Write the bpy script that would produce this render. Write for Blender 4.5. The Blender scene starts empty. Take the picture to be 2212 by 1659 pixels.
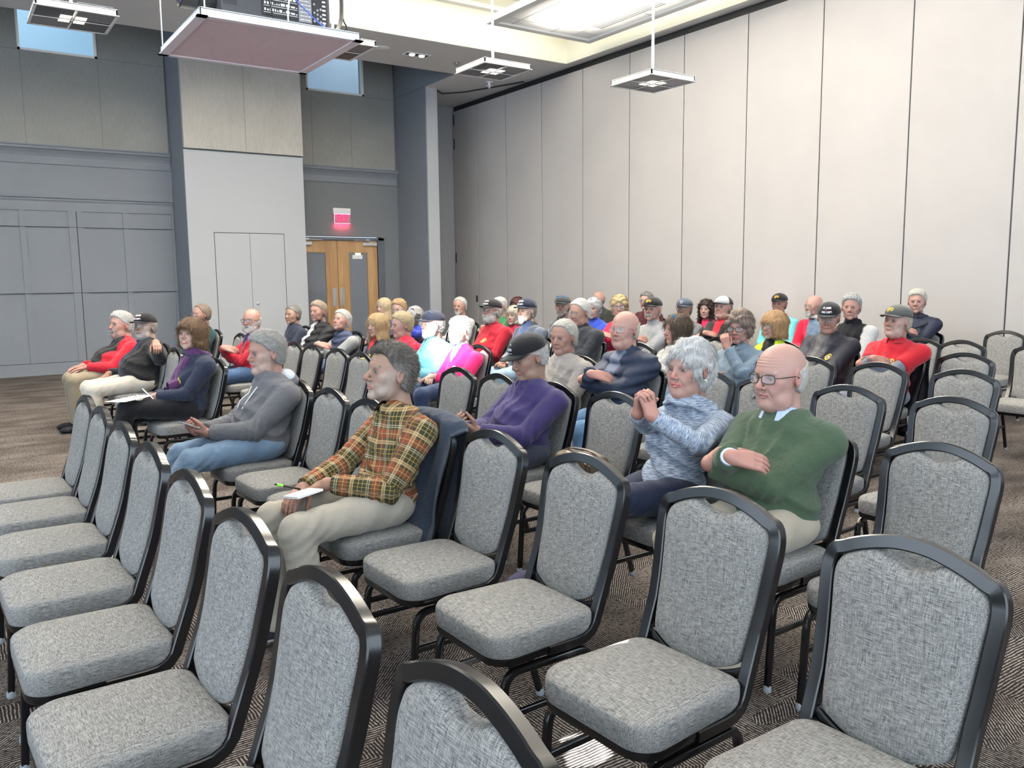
import bpy, bmesh, math, random
import numpy as np
from mathutils import Vector, Matrix
random.seed(7)
SC = bpy.context.scene
COL = SC.collection
PI = math.pi
# ---------------------------------------------------------------- camera
H_CAM, F_PX, PITCH, ROLL, YAW = 1.5296, 1809.1, math.radians(7.148), math.radians(-0.609), math.radians(-34.341)
def cam_ray(u, v):
    a = (u - 1106) / F_PX; b = (v - 829.5) / F_PX
    cr, sr = math.cos(ROLL), math.sin(ROLL)
    x = a * cr + b * sr; y = -(-a * sr + b * cr)
    c, s = math.cos(PITCH), math.sin(PITCH)
    d = (x, c + y * s, -s + y * c); co, si = math.cos(YAW), math.sin(YAW)
    return Vector((d[0] * co - d[1] * si, d[0] * si + d[1] * co, d[2]))
cam_d = bpy.data.cameras.new('camera'); cam = bpy.data.objects.new('camera', cam_d); COL.objects.link(cam)
fw = cam_ray(1106, 829.5).normalized(); rt = (cam_ray(1107, 829.5) - cam_ray(1105, 829.5)).normalized(); upv = rt.cross(fw)
M = Matrix((rt, upv, -fw)).transposed().to_4x4(); M.translation = (0, 0, H_CAM); cam.matrix_world = M
cam_d.sensor_width = 36; cam_d.lens = 36 * F_PX / 2212; cam_d.clip_start = .05; cam_d.clip_end = 200
SC.camera = cam
SC.view_settings.view_transform = 'Standard'; SC.view_settings.look = 'None'; SC.view_settings.gamma = 1
SC.view_settings.exposure = .93
# ---------------------------------------------------------------- daylight and large lights
w = bpy.data.worlds.new('daylight'); SC.world = w; w.use_nodes = True
w.node_tree.nodes['Background'].inputs[0].default_value = (.66, .83, 1.0, 1); w.node_tree.nodes['Background'].inputs[1].default_value = 1.05
def area(name, loc, rot, sx, sy, power, col=(1, 1, 1), spread=PI):
    l = bpy.data.lights.new(name, 'AREA'); l.shape = 'RECTANGLE'; l.size = sx; l.size_y = sy; l.energy = power; l.color = col; l.spread = spread
    o = bpy.data.objects.new(name, l); COL.objects.link(o); o.location = loc; o.rotation_euler = rot; return o
def spot(name, loc, target, power, angle, blend=.1, size=.02, col=(1, 1, 1)):
    l = bpy.data.lights.new(name, 'SPOT'); l.energy = power; l.spot_size = angle; l.spot_blend = blend; l.shadow_soft_size = size; l.color = col
    o = bpy.data.objects.new(name, l); COL.objects.link(o); o.location = loc
    o.rotation_euler = (Vector(target) - Vector(loc)).to_track_quat('-Z', 'Y').to_euler(); return o
area('window_light_front', (-8.6, 1.2, 2.6), (0, math.radians(-90), 0), 4.4, 12.5, 330, (.78, .89, 1))
area('window_light_side', (1, -5.6, 2.6), (math.radians(90), 0, 0), 14, 4.2, 300, (.82, .91, 1))
area('tray_fill', (4.2, 5.2, 5.9), (0, 0, 0), 9.5, 13, 520, (1, .93, .82))  # added broad fill inside the tray, in place of bounced ceiling light
area('ceiling_light_rear', (4, 13.6, 5.1), (0, 0, 0), 9, .8, 14, (1, .95, .87))
# sunlight that slips past the window blinds (far outside, narrow shaft)
spot('sun_shaft_people', (-30, -6.5, 10.4), (3.90, 6.68, 1.08), 300000, math.radians(1.2), .35, .12, (1, .97, .93))
spot('wall_glow_spot', (-30, -3, 7.6), (9.55, 7.6, 1.25), 7000, math.radians(1.6), 1., .3, (1, .72, .85))  # added pink spot imitating the glow reflected from sunlit red clothes
def strip_light(name, loc, target, up, x0, x1, y0, y1, power):
    # sun through one gap of a blind: the lamp's own light is limited to a rectangle
    l = bpy.data.lights.new(name, 'SPOT'); l.energy = power; l.spot_size = math.radians(14); l.spot_blend = 0; l.shadow_soft_size = .012; l.color = (.93, .98, 1); l.use_nodes = True
    o = bpy.data.objects.new(name, l); COL.objects.link(o)
    z = (Vector(loc) - Vector(target)).normalized(); x = Vector(up).cross(z).normalized(); y = z.cross(x)
    m = Matrix((x, y, z)).transposed().to_4x4(); m.translation = loc; o.matrix_world = m
    nt = l.node_tree; em = nt.nodes['Emission']; tc = nt.nodes.new('ShaderNodeTexCoord'); sp = nt.nodes.new('ShaderNodeSeparateXYZ'); nt.links.new(tc.outputs['Normal'], sp.inputs[0])
    def mth(op, a, b):
        n = nt.nodes.new('ShaderNodeMath'); n.operation = op
        for i, v in enumerate((a, b)):
            if isinstance(v, (int, float)): n.inputs[i].default_value = v
            else: nt.links.new(v, n.inputs[i])
        return n.outputs[0]
    u = mth('DIVIDE', sp.outputs[0], sp.outputs[2]); v = mth('DIVIDE', sp.outputs[1], sp.outputs[2])
    r = None
    for q, a, b in ((u, (x0 + x1) / 2, (x1 - x0) / 2), (v, (y0 + y1) / 2, (y1 - y0) / 2)):
        k = mth('LESS_THAN', mth('ABSOLUTE', mth('ADD', mth('ABSOLUTE', q, 0), 0), 0) if False else mth('ABSOLUTE', mth('SUBTRACT', q, a), 0), b); r = k if r is None else mth('MULTIPLY', r, k)
    nt.links.new(r, em.inputs['Strength']); return o
for cx_, cy_, hw, hl in ((1.632, 1.995, .0125, .0165), (1.675, 1.935, .0034, .0095)): strip_light('sun_strip', (cx_ - .872, cy_ - 1.551, 4.9), (cx_, cy_, 0), (.157, .28, 0), -hw, hw, -hl, hl, 9000)
for x_, y_, z_ in ((5.27, 8.02, 3.9), (6.24, 6.52, 3.6), (1.17, 8.41, 3.9), (3.44, 8.1, 3.9)): area('pendant_uplight', (x_, y_, z_), (PI, 0, 0), .5, .5, 260, (1, .93, .82), math.radians(112))
area('cloud_fill', (8.2, 6.0, 4.3), (PI, 0, 0), .8, 9, 110, (1, .95, .86), math.radians(62))  # added lamp without a fixture, brightens the underside of the cloud
# ---------------------------------------------------------------- object helpers
def link(name, me, mat=None, parent=None, loc=None, rot=None):
    o = bpy.data.objects.new(name, me); COL.objects.link(o)
    if me is not None and mat is not None:
        for m in (mat if isinstance(mat, (list, tuple)) else [mat]): me.materials.append(m)
    if parent is not None: o.parent = parent
    if loc is not None: o.location = loc
    if rot is not None: o.rotation_euler = rot
    return o
def tag(o, label=None, cat=None, group=None, kind=None):
    if label: o['label'] = label
    if cat: o['category'] = cat
    if group: o['group'] = group
    if kind: o['kind'] = kind
    return o
def mesh_np(name, V, F, smooth=True, cols=None, mi=None, uv=None):
    V = np.asarray(V, dtype=np.float32).reshape(-1, 3); me = bpy.data.meshes.new(name)
    if isinstance(F, np.ndarray) and F.ndim == 2:
        n, k = F.shape; me.vertices.add(len(V)); me.vertices.foreach_set('co', V.ravel())
        me.loops.add(n * k); me.loops.foreach_set('vertex_index', F.astype(np.int32).ravel())
        me.polygons.add(n); me.polygons.foreach_set('loop_start', np.arange(0, n * k, k, dtype=np.int32))
        try: me.polygons.foreach_set('loop_total', np.full(n, k, dtype=np.int32))
        except Exception: pass
        me.update(calc_edges=True)
    else:
        me.from_pydata([tuple(map(float, v)) for v in V], [], [tuple(int(i) for i in f) for f in F]); me.update()
    if smooth: me.polygons.foreach_set('use_smooth', [True] * len(me.polygons))
    if mi is not None: me.polygons.foreach_set('material_index', mi)
    if cols is not None:
        a = me.color_attributes.new('Col', 'FLOAT_COLOR', 'POINT')
        c = np.ones((len(V), 4), dtype=np.float32); c[:, :3] = cols; a.data.foreach_set('color', c.ravel())
    if uv is not None:
        a = me.attributes.new('cloth', 'FLOAT_VECTOR', 'POINT'); a.data.foreach_set('vector', np.asarray(uv, dtype=np.float32).ravel())
    return me
class MB:
    """collects shapes, builds ONE mesh object"""
    def __init__(s): s.v = []; s.f = []
    def add(s, V, F):
        b = len(s.v); s.v += [tuple(map(float, p)) for p in V]; s.f += [tuple(i + b for i in f) for f in F]; return s
    def box(s, x0, y0, z0, x1, y1, z1):
        V = [(x0, y0, z0), (x1, y0, z0), (x1, y1, z0), (x0, y1, z0), (x0, y0, z1), (x1, y0, z1), (x1, y1, z1), (x0, y1, z1)]
        return s.add(V, [(0, 3, 2, 1), (4, 5, 6, 7), (0, 1, 5, 4), (1, 2, 6, 5), (2, 3, 7, 6), (3, 0, 4, 7)])
    def sweep(s, pts, w, h, side=None, r=.25, closed=False, n=2):
        """rounded-rectangle tube along pts; side = fixed direction of the width"""
        P = [Vector(p) for p in pts]; N = len(P)
        prof = []
        cr = min(w, h) * r
        for sx, sy, a0 in ((1, 1, 0), (-1, 1, 90), (-1, -1, 180), (1, -1, 270)):
            for k in range(n + 1):
                a = math.radians(a0 + 90 * k / n)
                prof.append((sx * (w / 2 - cr) + cr * math.cos(a), sy * (h / 2 - cr) + cr * math.sin(a)))
        K = len(prof); V = []; F = []
        for i, p in enumerate(P):
            a = P[(i - 1) % N] if (closed or i > 0) else p; b = P[(i + 1) % N] if (closed or i < N - 1) else p
            t = (b - a).normalized()
            sd = Vector(side) if side is not None else (Vector((0, 0, 1)) if abs(t.z) < .9 else Vector((1, 0, 0))).cross(t)
            sd = (sd - t * sd.dot(t)).normalized(); nn = t.cross(sd)
            for u, v in prof: V.append(p + sd * u + nn * v)
        for i in range(N if closed else N - 1):
            j = (i + 1) % N
            for k in range(K): F.append((i * K + k, i * K + (k + 1) % K, j * K + (k + 1) % K, j * K + k))
        if not closed: F.append(tuple(range(K))[::-1]); F.append(tuple((N - 1) * K + k for k in range(K)))
        return s.add(V, F)
    def tube(s, pts, r, seg=8, closed=False):
        P = [Vector(p) for p in pts]; N = len(P); V = []; F = []
        ref = None
        for i, p in enumerate(P):
            a = P[(i - 1) % N] if (closed or i > 0) else p; b = P[(i + 1) % N] if (closed or i < N - 1) else p
            t = (b - a).normalized()
            if ref is None: ref = (Vector((0, 0, 1)) if abs(t.z) < .9 else Vector((1, 0, 0)))
            u = ref.cross(t).normalized(); ref = t.cross(u); rr = r[i] if isinstance(r, (list, tuple)) else r
            for k in range(seg):
                an = 2 * PI * k / seg; V.append(p + (u * math.cos(an) + ref * math.sin(an)) * rr)
        for i in range(N if closed else N - 1):
            j = (i + 1) % N
            for k in range(seg): F.append((i * seg + k, i * seg + (k + 1) % seg, j * seg + (k + 1) % seg, j * seg + k))
        if not closed: F.append(tuple(range(seg))[::-1]); F.append(tuple((N - 1) * seg + k for k in range(seg)))
        return s.add(V, F)
    def lathe(s, prof, cen, axis='z', seg=20):
        V = []; F = []; n = len(prof)
        for k in range(seg):
            a = 2 * PI * k / seg; c, d = math.cos(a), math.sin(a)
            for r, h in prof:
                p = {'z': (r * c, r * d, h), 'x': (h, r * c, r * d), 'y': (r * d, h, r * c)}[axis]
                V.append((p[0] + cen[0], p[1] + cen[1], p[2] + cen[2]))
        for k in range(seg):
            j = (k + 1) % seg
            for i in range(n - 1): F.append((k * n + i, j * n + i, j * n + i + 1, k * n + i + 1))
        if prof[0][0] > 1e-6: F.append(tuple(k * n for k in range(seg))[::-1])
        if prof[-1][0] > 1e-6: F.append(tuple(k * n + n - 1 for k in range(seg)))
        return s.add(V, F)
    def mesh(s, name, smooth=False, bevel=0, seg=2, angle=35):
        me = bpy.data.meshes.new(name); me.from_pydata(s.v, [], s.f); me.update()
        if bevel:
            bm = bmesh.new(); bm.from_mesh(me)
            ed = [e for e in bm.edges if len(e.link_faces) == 2 and e.calc_face_angle(0) > math.radians(angle)]
            bmesh.ops.bevel(bm, geom=ed, offset=bevel, segments=seg, profile=.5, affect='EDGES', clamp_overlap=True)
            bm.to_mesh(me); bm.free()
        bm = bmesh.new(); bm.from_mesh(me); bmesh.ops.recalc_face_normals(bm, faces=bm.faces); bm.to_mesh(me); bm.free()
        if smooth:
            me.polygons.foreach_set('use_smooth', [True] * len(me.polygons))
            try: me.set_sharp_from_angle(angle=math.radians(40))
            except Exception: pass
        return me
    def build(s, name, mat, parent=None, smooth=False, bevel=0, seg=2, **k):
        return link(name, s.mesh(name, smooth, bevel, seg), mat, parent, **k)
def text_mesh(txt, size, extrude=.0008, bold=.0):
    cu = bpy.data.curves.new('text', 'FONT'); cu.body = txt; cu.size = size; cu.extrude = extrude; cu.offset = bold
    cu.align_x = 'CENTER'; cu.align_y = 'CENTER'; cu.resolution_u = 2
    o = bpy.data.objects.new('text', cu); COL.objects.link(o)
    dg = bpy.context.evaluated_depsgraph_get(); me = bpy.data.meshes.new_from_object(o.evaluated_get(dg))
    V = [tuple(v.co) for v in me.vertices]; F = [tuple(p.vertices) for p in me.polygons]
    bpy.data.objects.remove(o); bpy.data.curves.remove(cu); bpy.data.meshes.remove(me)
    return V, F
# ---------------------------------------------------------------- materials
def srgb(h):
    if isinstance(h, str): h = [int(h[i:i + 2], 16) / 255 for i in (0, 2, 4)]
    return tuple((c / 12.92 if c <= .04045 else ((c + .055) / 1.055) ** 2.4) for c in h)
MATS = {}
def mat(name, col=(.5, .5, .5), rough=.6, metal=0., spec=.5, emit=None, estr=0, attr=False, alpha=1., trans=0., sheen=0., sss=0.):
    if name in MATS: return MATS[name]
    if isinstance(col, str): col = srgb(col)
    m = bpy.data.materials.new(name); m.use_nodes = True; nt = m.node_tree; b = nt.nodes['Principled BSDF']
    b.inputs['Base Color'].default_value = (*col, 1); b.inputs['Roughness'].default_value = rough; b.inputs['Metallic'].default_value = metal
    b.inputs['Specular IOR Level'].default_value = spec
    if emit is not None: b.inputs['Emission Color'].default_value = (*emit, 1); b.inputs['Emission Strength'].default_value = estr
    if trans: b.inputs['Transmission Weight'].default_value = trans
    if alpha < 1: b.inputs['Alpha'].default_value = alpha
    if sheen: b.inputs['Sheen Weight'].default_value = sheen
    if sss: b.inputs['Subsurface Weight'].default_value = sss; b.inputs['Subsurface Radius'].default_value = (.012, .004, .002); b.inputs['Subsurface Scale'].default_value = 1
    if attr:
        a = nt.nodes.new('ShaderNodeAttribute'); a.attribute_name = 'Col'; nt.links.new(a.outputs['Color'], b.inputs['Base Color'])
    MATS[name] = m; return m
class NT:
    def __init__(s, m): s.nt = m.node_tree; s.b = s.nt.nodes['Principled BSDF']
    def n(s, t, **k):
        x = s.nt.nodes.new('ShaderNode' + t)
        for a, v in k.items():
            if a[0] == '_': setattr(x, a[1:], v)
            elif isinstance(v, tuple) and len(v) == 2 and hasattr(v[0], 'outputs'): s.nt.links.new(v[0].outputs[v[1]], x.inputs[_in(x, a)])
            elif hasattr(v, 'outputs'): s.nt.links.new(v.outputs[0], x.inputs[_in(x, a)])
            else: x.inputs[_in(x, a)].default_value = v
        return x
    def l(s, a, ao, b, bi): s.nt.links.new(a.outputs[ao], b.inputs[bi])
def _in(x, a):
    if a[0] == 'i' and a[1:].isdigit(): return int(a[1:])
    return {'scale': 'Scale', 'detail': 'Detail', 'vec': 'Vector', 'rough': 'Roughness', 'fac': 'Fac', 'dist': 'Distortion'}.get(a, a)
def scaled(t, src, sc, rot=(0, 0, 0)):
    mp = t.n('Mapping', vec=src); mp.inputs['Scale'].default_value = sc; mp.inputs['Rotation'].default_value = rot; return mp
def ramp(t, src, stops, out=0):
    r = t.n('ValToRGB'); t.nt.links.new(src.outputs[out], r.inputs[0]); e = r.color_ramp.elements
    while len(e) < len(stops): e.new(.5)
    for k, (p, c) in enumerate(stops): e[k].position = p; e[k].color = (*c, 1) if len(c) == 3 else c
    return r
def mixc(t, fac, a, b, mode='MIX'):
    x = t.nt.nodes.new('ShaderNodeMix'); x.data_type = 'RGBA'; x.blend_type = mode
    for v, i in ((fac, 0), (a, 6), (b, 7)):
        if hasattr(v, 'outputs'): t.nt.links.new(v.outputs[0 if v.bl_idname != 'ShaderNodeMix' else 2], x.inputs[i])
        elif isinstance(v, tuple) and len(v) == 2: t.nt.links.new(v[0].outputs[v[1]], x.inputs[i])
        else: x.inputs[i].default_value = (*v, 1) if isinstance(v, tuple) else v
    return x
def bump(t, src, strength, dist=.01, out=0):
    b = t.n('Bump'); b.inputs['Strength'].default_value = strength; b.inputs['Distance'].default_value = dist
    t.nt.links.new(src.outputs[out], b.inputs['Height']); t.nt.links.new(b.outputs[0], t.b.inputs['Normal']); return b
def linen(name, dark, light, sc=1., coord='Object', rough=.9):
    m = mat(name, dark, rough, spec=.25); t = NT(m); tc = t.n('TexCoord'); src = (tc, coord)
    a = t.n('TexNoise', vec=scaled(t, src, (260 * sc, 22 * sc, 330 * sc)), scale=1., detail=2.)
    b0 = t.n('TexNoise', vec=scaled(t, src, (26 * sc, 420 * sc, 26 * sc)), scale=1., detail=2.)
    b1 = t.n('TexNoise', vec=scaled(t, src, (22 * sc, 200 * sc, 330 * sc)), scale=1., detail=2.)
    ns = t.n('SeparateXYZ', i0=(tc, 'Normal')); na = t.n('Math', i0=(ns, 1), _operation='ABSOLUTE'); nb = t.n('MapRange', i0=na); nb.inputs[1].default_value = .35; nb.inputs[2].default_value = .75
    b = t.n('Mix', i0=nb, i2=b0, i3=b1)
    mx = t.n('Math', i0=a, i1=b, _operation='ADD')
    c = t.n('TexNoise', vec=scaled(t, src, (5, 5, 5)), scale=1., detail=2.)
    r = ramp(t, mx, [(.38, dark), (.50, tuple(d * .55 + l * .45 for d, l in zip(dark, light))), (.66, light)])
    mv = t.n('Math', i0=mx, i1=.5, _operation='MULTIPLY'); t.nt.links.new(mv.outputs[0], r.inputs[0])
    t.l(r, 0, t.b, 'Base Color'); bump(t, mv, .35, .002); return m
def cloth(name, rough=.9, bumpy=.35, scale=900., sheen=.15):
    """cloth whose local colour sits in the mesh attribute Col"""
    if name in MATS: return MATS[name]
    m = mat(name, (.5, .5, .5), rough, spec=.2, attr=True, sheen=sheen); t = NT(m); tc = t.n('TexCoord')
    n1 = t.n('TexNoise', vec=(tc, 'Object'), scale=scale, detail=2.)
    n2 = t.n('TexNoise', vec=(tc, 'Object'), scale=22., detail=3.)
    mm = t.n('Math', i0=n2, i1=6., _operation='MULTIPLY'); ad = t.n('Math', i0=n1, i1=mm, _operation='ADD')
    bump(t, ad, bumpy, .003); return m
ONLY = None
# ---------------------------------------------------------------- room shell
def paint(name, col, bumpy=.06, rough=.75, scale=160):
    m = mat(name, col, rough, spec=.3); t = NT(m); tc = t.n('TexCoord')
    n = t.n('TexNoise', vec=(tc, 'Object'), scale=float(scale), detail=3.); bump(t, n, bumpy, .004)
    return m
m_dark = paint('blue_grey_wall_paint', (.175, .190, .213))
m_bay = paint('slate_wall_paint', (.14, .149, .157))
m_white = paint('white_wall_paint', (.385, .395, .405))
m_ceil = paint('ceiling_paint', (.66, .645, .63))
m_cream = paint('cream_fascia_paint', (.72, .71, .59))
m_trim = paint('white_trim_paint', (.80, .79, .76), .0)
m_groove = mat('dark_joint', (.03, .032, .036), .8)
m_black = mat('black_plastic', (.012, .012, .014), .45)
m_gray = mat('grey_plastic', (.30, .31, .32), .5)
m_steel = mat('brushed_steel', (.55, .56, .58), .32, .9)
m_chrome = mat('chrome', (.75, .76, .78), .15, 1.)
def fabric_wall(name, base, base2, vs):
    m = mat(name, base, .92, spec=.15); t = NT(m); tc = t.n('TexCoord')
    a = t.n('TexNoise', vec=scaled(t, (tc, 'Object'), vs), scale=1., detail=3.)
    b = t.n('TexNoise', vec=scaled(t, (tc, 'Object'), (1.3, 1.3, 1.3)), scale=1., detail=2.)
    mm = t.n('Math', i0=a, i1=b, _operation='ADD'); mv = t.n('Math', i0=mm, i1=.5, _operation='MULTIPLY')
    r = ramp(t, mv, [(.35, base), (.65, base2)]); t.l(r, 0, t.b, 'Base Color'); bump(t, a, .12, .002); return m
m_part = fabric_wall('partition_vinyl', (.405, .386, .374), (.44, .419, .405), (90, 90, 130))
m_fab = fabric_wall('beige_acoustic_fabric', (.36, .345, .31), (.43, .41, .37), (50, 50, 8))
m_fab2 = fabric_wall('grey_acoustic_fabric', (.235, .235, .222), (.285, .282, .265), (50, 50, 8))
# carpet: short light dashes that change direction from patch to patch
m_carpet = mat('patterned_carpet', (.05, .045, .042), .97, spec=.1); t = NT(m_carpet); tc = t.n('TexCoord')
def dashes(rot, sc, off):
    mp = scaled(t, (tc, 'Object'), (1, 1, 1), (0, 0, rot)); ad = t.n('VectorMath', i0=mp, _operation='ADD'); ad.inputs[1].default_value = (off, off * 2, 0)
    nz = t.n('TexNoise', vec=ad, scale=9., detail=2.); vm = t.n('VectorMath', _operation='MULTIPLY_ADD', i0=(nz, 1)); vm.inputs[1].default_value = (.018, .018, 0); t.l(ad, 0, vm, 2)
    w_ = t.n('TexWave', vec=vm, scale=sc, dist=.7, detail=2.); w_.inputs['Detail Scale'].default_value = 3.
    return w_
wa = dashes(.0, 26., 0.); wb = dashes(PI / 2, 24., 3.); wc = dashes(PI / 4, 30., 7.)
cell = t.n('TexVoronoi', vec=scaled(t, (tc, 'Object'), (2.6, 5.2, 1)), _feature='F1', _distance='CHEBYCHEV', scale=1.)
cid = t.n('SeparateColor', i0=(cell, 1))
selA = t.n('Math', _operation='GREATER_THAN', i0=(cid, 0), i1=.42); selB = t.n('Math', _operation='GREATER_THAN', i0=(cid, 1), i1=.72)
m1 = mixc(t, selA, (wa, 1), (wb, 1)); m2 = mixc(t, selB, (m1, 2), (wc, 1))
brk = t.n('TexNoise', vec=(tc, 'Object'), scale=62., detail=3.)
fine = t.n('TexNoise', vec=(tc, 'Object'), scale=240., detail=2.)
bf = t.n('Math', _operation='MULTIPLY', i0=brk, i1=1.25)
mu = t.n('Math', _operation='MULTIPLY', i0=(m2, 2), i1=bf); mf = t.n('Math', _operation='MULTIPLY_ADD', i0=fine, i1=.35, i2=mu)
big = t.n('TexNoise', vec=scaled(t, (tc, 'Object'), (1.2, 2.6, 1)), scale=1.3, detail=3.)
r1 = ramp(t, mf, [(.42, (.024, .021, .0195)), (.60, (.066, .057, .052)), (.74, (.30, .27, .248))])
r2 = ramp(t, big, [(.38, (.62, .58, .56)), (.6, (1.15, 1.12, 1.1))])
mx = mixc(t, 1., r1, r2, 'MULTIPLY'); t.l(mx, 2, t.b, 'Base Color'); bump(t, mf, .5, .004)
XP, YW, YB, ZC = 9.59, 16.07, 14.79, 5.24
o = MB().box(-9, -6, -.12, XP + .3, YW + .2, 0).build('floor', m_carpet); tag(o, 'dark grey and brown patterned carpet floor', kind='structure')
# lower ceiling plane: rim around the raised tray, stops short of the far wall
c = MB(); c.box(-9, 12.0, ZC, 9.43, 13.62, ZC + .5); c.box(9.43, -6, ZC, XP + .3, 13.62, ZC + .5); c.box(8.13, 13.62, ZC, XP + .3, YW + .2, ZC + .5); c.box(-9, -6, ZC, -4.0, 12, ZC + .5)
o = c.build('ceiling', m_ceil); tag(o, 'flat grey-white lower ceiling around the raised tray', kind='structure')
f = MB(); f.box(-4, 11.97, ZC + .002, 9.43, 12.0, 6.1); f.box(9.40, -6, ZC + .002, 9.43, 12.0, 6.1)
o = f.build('trim_1', m_cream); tag(o, 'cream fascia of the ceiling tray', kind='structure')
f = MB(); f.box(-4, 11.86, 5.86, 9.43, 11.97, 5.93); f.box(9.30, -6, 5.86, 9.40, 11.97, 5.93)
o = f.build('trim_2', m_trim); tag(o, 'white ledge at the top of the tray fascia', kind='structure')
m_tile = paint('white_ceiling_tile', (.93, .92, .89), .05, .85, 300)
o = MB().box(-4, -6, 6.1, 9.43, 12, 6.3).build('ceiling_upper', m_tile); tag(o, 'upper ceiling of the tray', kind='structure')
o = MB().box(-9, 13.62, 6.6, XP + .3, YW + .2, 6.8).build('ceiling_rear', m_ceil); tag(o, 'high ceiling over the gap before the far wall', kind='structure')
o = MB().box(-9, 13.60, ZC + .5, 8.13, 13.62, 6.7).build('trim_3', m_ceil); tag(o, 'back side of the lower ceiling', kind='structure')
# hanging ceiling cloud with tiles and a slot diffuser
def cloud(x0, x1, y0, y1, z, label):
    r = bpy.data.objects.new('ceiling_cloud', None); COL.objects.link(r); r.location = ((x0 + x1) / 2, (y0 + y1) / 2, z); tag(r, label, 'ceiling panel')
    hx, hy = (x1 - x0) / 2, (y1 - y0) / 2
    b = MB(); b.box(-hx, -hy, 0, hx, -hy + .13, .10); b.box(-hx, hy - .13, 0, hx, hy, .10); b.box(-hx, -hy + .13, 0, -hx + .13, hy - .13, .10); b.box(hx - .13, -hy + .13, 0, hx, hy - .13, .10)
    b.build('edge_trim', m_trim, r, bevel=.006)
    MB().box(-hx + .12, -hy + .12, .03, hx - .12, hy - .12, .08).build('tile_field', m_tile, r)
    g = MB(); xs = [-hx + .13 + .25, 0.12, hx - .13 - .35]
    for x in xs: g.box(x - .008, -hy + .12, .024, x + .008, hy - .12, .031)
    y = hy - .13 - .25
    while y > -hy: g.box(-hx + .12, y - .008, .0245, hx - .12, y + .008, .0305); y -= 1.22
    g.build('ceiling_grid', mat('grid_bar', (.62, .62, .60), .5), r)
    for sx in (-hx + .3, hx - .3):
        MB().tube([(sx, hy - .5, .08), (sx, hy - .5, 6.1 - z)], .004, 6).build('hanger_rod', m_steel, r)
    return r
cl = cloud(7.18, 9.20, -3, 11.1, 5.35, 'white tiled ceiling cloud hanging beside the partition wall')
cloud(3.0, 6.1, -3, 11.3, 5.7, 'white tiled ceiling cloud hanging above the projector')
d = MB()
for k in range(5): d.box(8.61 + k * .055, 9.0, 5.366, 8.635 + k * .055, 10.4, 5.374)
dr = bpy.data.objects.new('air_diffuser', None); COL.objects.link(dr); tag(dr, 'long slotted air diffuser set in the ceiling cloud', 'air vent')
d.build('slots', mat('vent_shadow', (.25, .25, .25), .6), dr); MB().box(8.58, 8.95, 5.372, 8.91, 10.45, 5.376).build('diffuser_plate', m_trim, dr)
# ---- far wall with panelling
b = MB(); b.box(-9, YW, 0, 3.65, YW + .2, 6.7); b.box(5.74, YW, 2.42, 8.13, YW + .2, 6.7); b.box(7.75, YW, 0, 8.13, YW + .2, 2.42)
# clerestory openings are cut as separate boxes
def wall_with_holes(mb, x0, x1, z0, z1, holes, y0, y1):
    holes = sorted(holes); x = x0
    for hx0, hx1, hz0, hz1 in holes:
        mb.box(x, y0, z0, hx0, y1, z1); mb.box(hx0, y0, z0, hx1, y1, hz0); mb.box(hx0, y0, hz1, hx1, y1, z1); x = hx1
    mb.box(x, y0, z0, x1, y1, z1)
b = MB(); wall_with_holes(b, -9, 3.65, 0, 6.7, [(1.40, 2.56, 5.28, 6.3)], YW, YW + .2)
o = b.build('wall_far_left', m_dark); tag(o, 'blue-grey far wall with panelling', kind='structure')
b = MB(); wall_with_holes(b, 5.74, 8.13, 2.42, 6.7, [(6.22, 7.42, 5.20, 6.3)], YW, YW + .2); b.box(7.72, YW, 0, 8.13, YW + .2, 2.42)
o = b.build('wall_far_door_bay', m_bay); tag(o, 'dark grey wall around the double door', kind='structure')
# upper acoustic fabric (left bay and door bay)
g = MB(); wall_with_holes(g, -9, 3.62, 3.80, 6.6, [(1.40, 2.56, 5.28, 6.3)], YW - .03, YW); o = g.build('wall_panel_left', m_fab2); tag(o, 'grey acoustic fabric panel above the left cornice', kind='structure')
g = MB(); wall_with_holes(g, 5.76, 8.08, 3.77, 6.6, [(6.22, 7.42, 5.20, 6.3)], YW - .03, YW); o = g.build('wall_panel_door_bay', m_fab2); tag(o, 'grey acoustic fabric panel above the door bay cornice', kind='structure')
g = MB()
for x in (-.4, 1.42, 2.56): g.box(x, YW - .032, 3.81, x + .006, YW - .029, 5.28)
g.box(-9, YW - .032, 5.28, 1.40, YW - .029, 5.286); g.box(2.56, YW - .032, 5.28, 3.62, YW - .029, 5.286); g.box(5.76, YW - .032, 5.19, 6.22, YW - .029, 5.196); g.box(7.42, YW - .032, 5.19, 8.08, YW - .029, 5.196)
for x in (6.30, 7.12): g.box(x, YW - .032, 3.78, x + .006, YW - .029, 5.12)
o = g.build('trim_4', mat('seam', (.13, .13, .12), .9)); tag(o, 'seams of the acoustic fabric', kind='structure')
# cornices, frieze, rails
b = MB()
def cornice(x0, x1, z, prof):
    V = []; F = []; n = len(prof)
    for x in (x0, x1):
        for d_, h_ in prof: V.append((x, YW - d_, z + h_))
    for i in range(n - 1): F.append((i, i + 1, n + i + 1, n + i))
    F.append(tuple(range(n))); F.append(tuple(range(n, 2 * n))[::-1]); F.append((0, n, 2 * n - 1, n - 1)); b.add(V, F)
pc = [(0, 0), (.02, .0), (.03, .02), (.045, .05), (.09, .105), (.11, .115), (.11, .15), (.125, .16), (.125, .18), (0, .18)]
cornice(-9, 3.64, 3.62, pc); cornice(5.76, 8.12, 3.60, pc)
b.box(-9, YW - .022, 3.50, 3.64, YW, 3.63); b.box(5.76, YW - .022, 3.48, 8.12, YW, 3.60)
cornice(-9, 3.64, 2.88, [(0, 0), (.02, 0), (.03, .025), (.04, .03), (.045, .055), (.07, .07), (.075, .11), (0, .11)])
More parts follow.
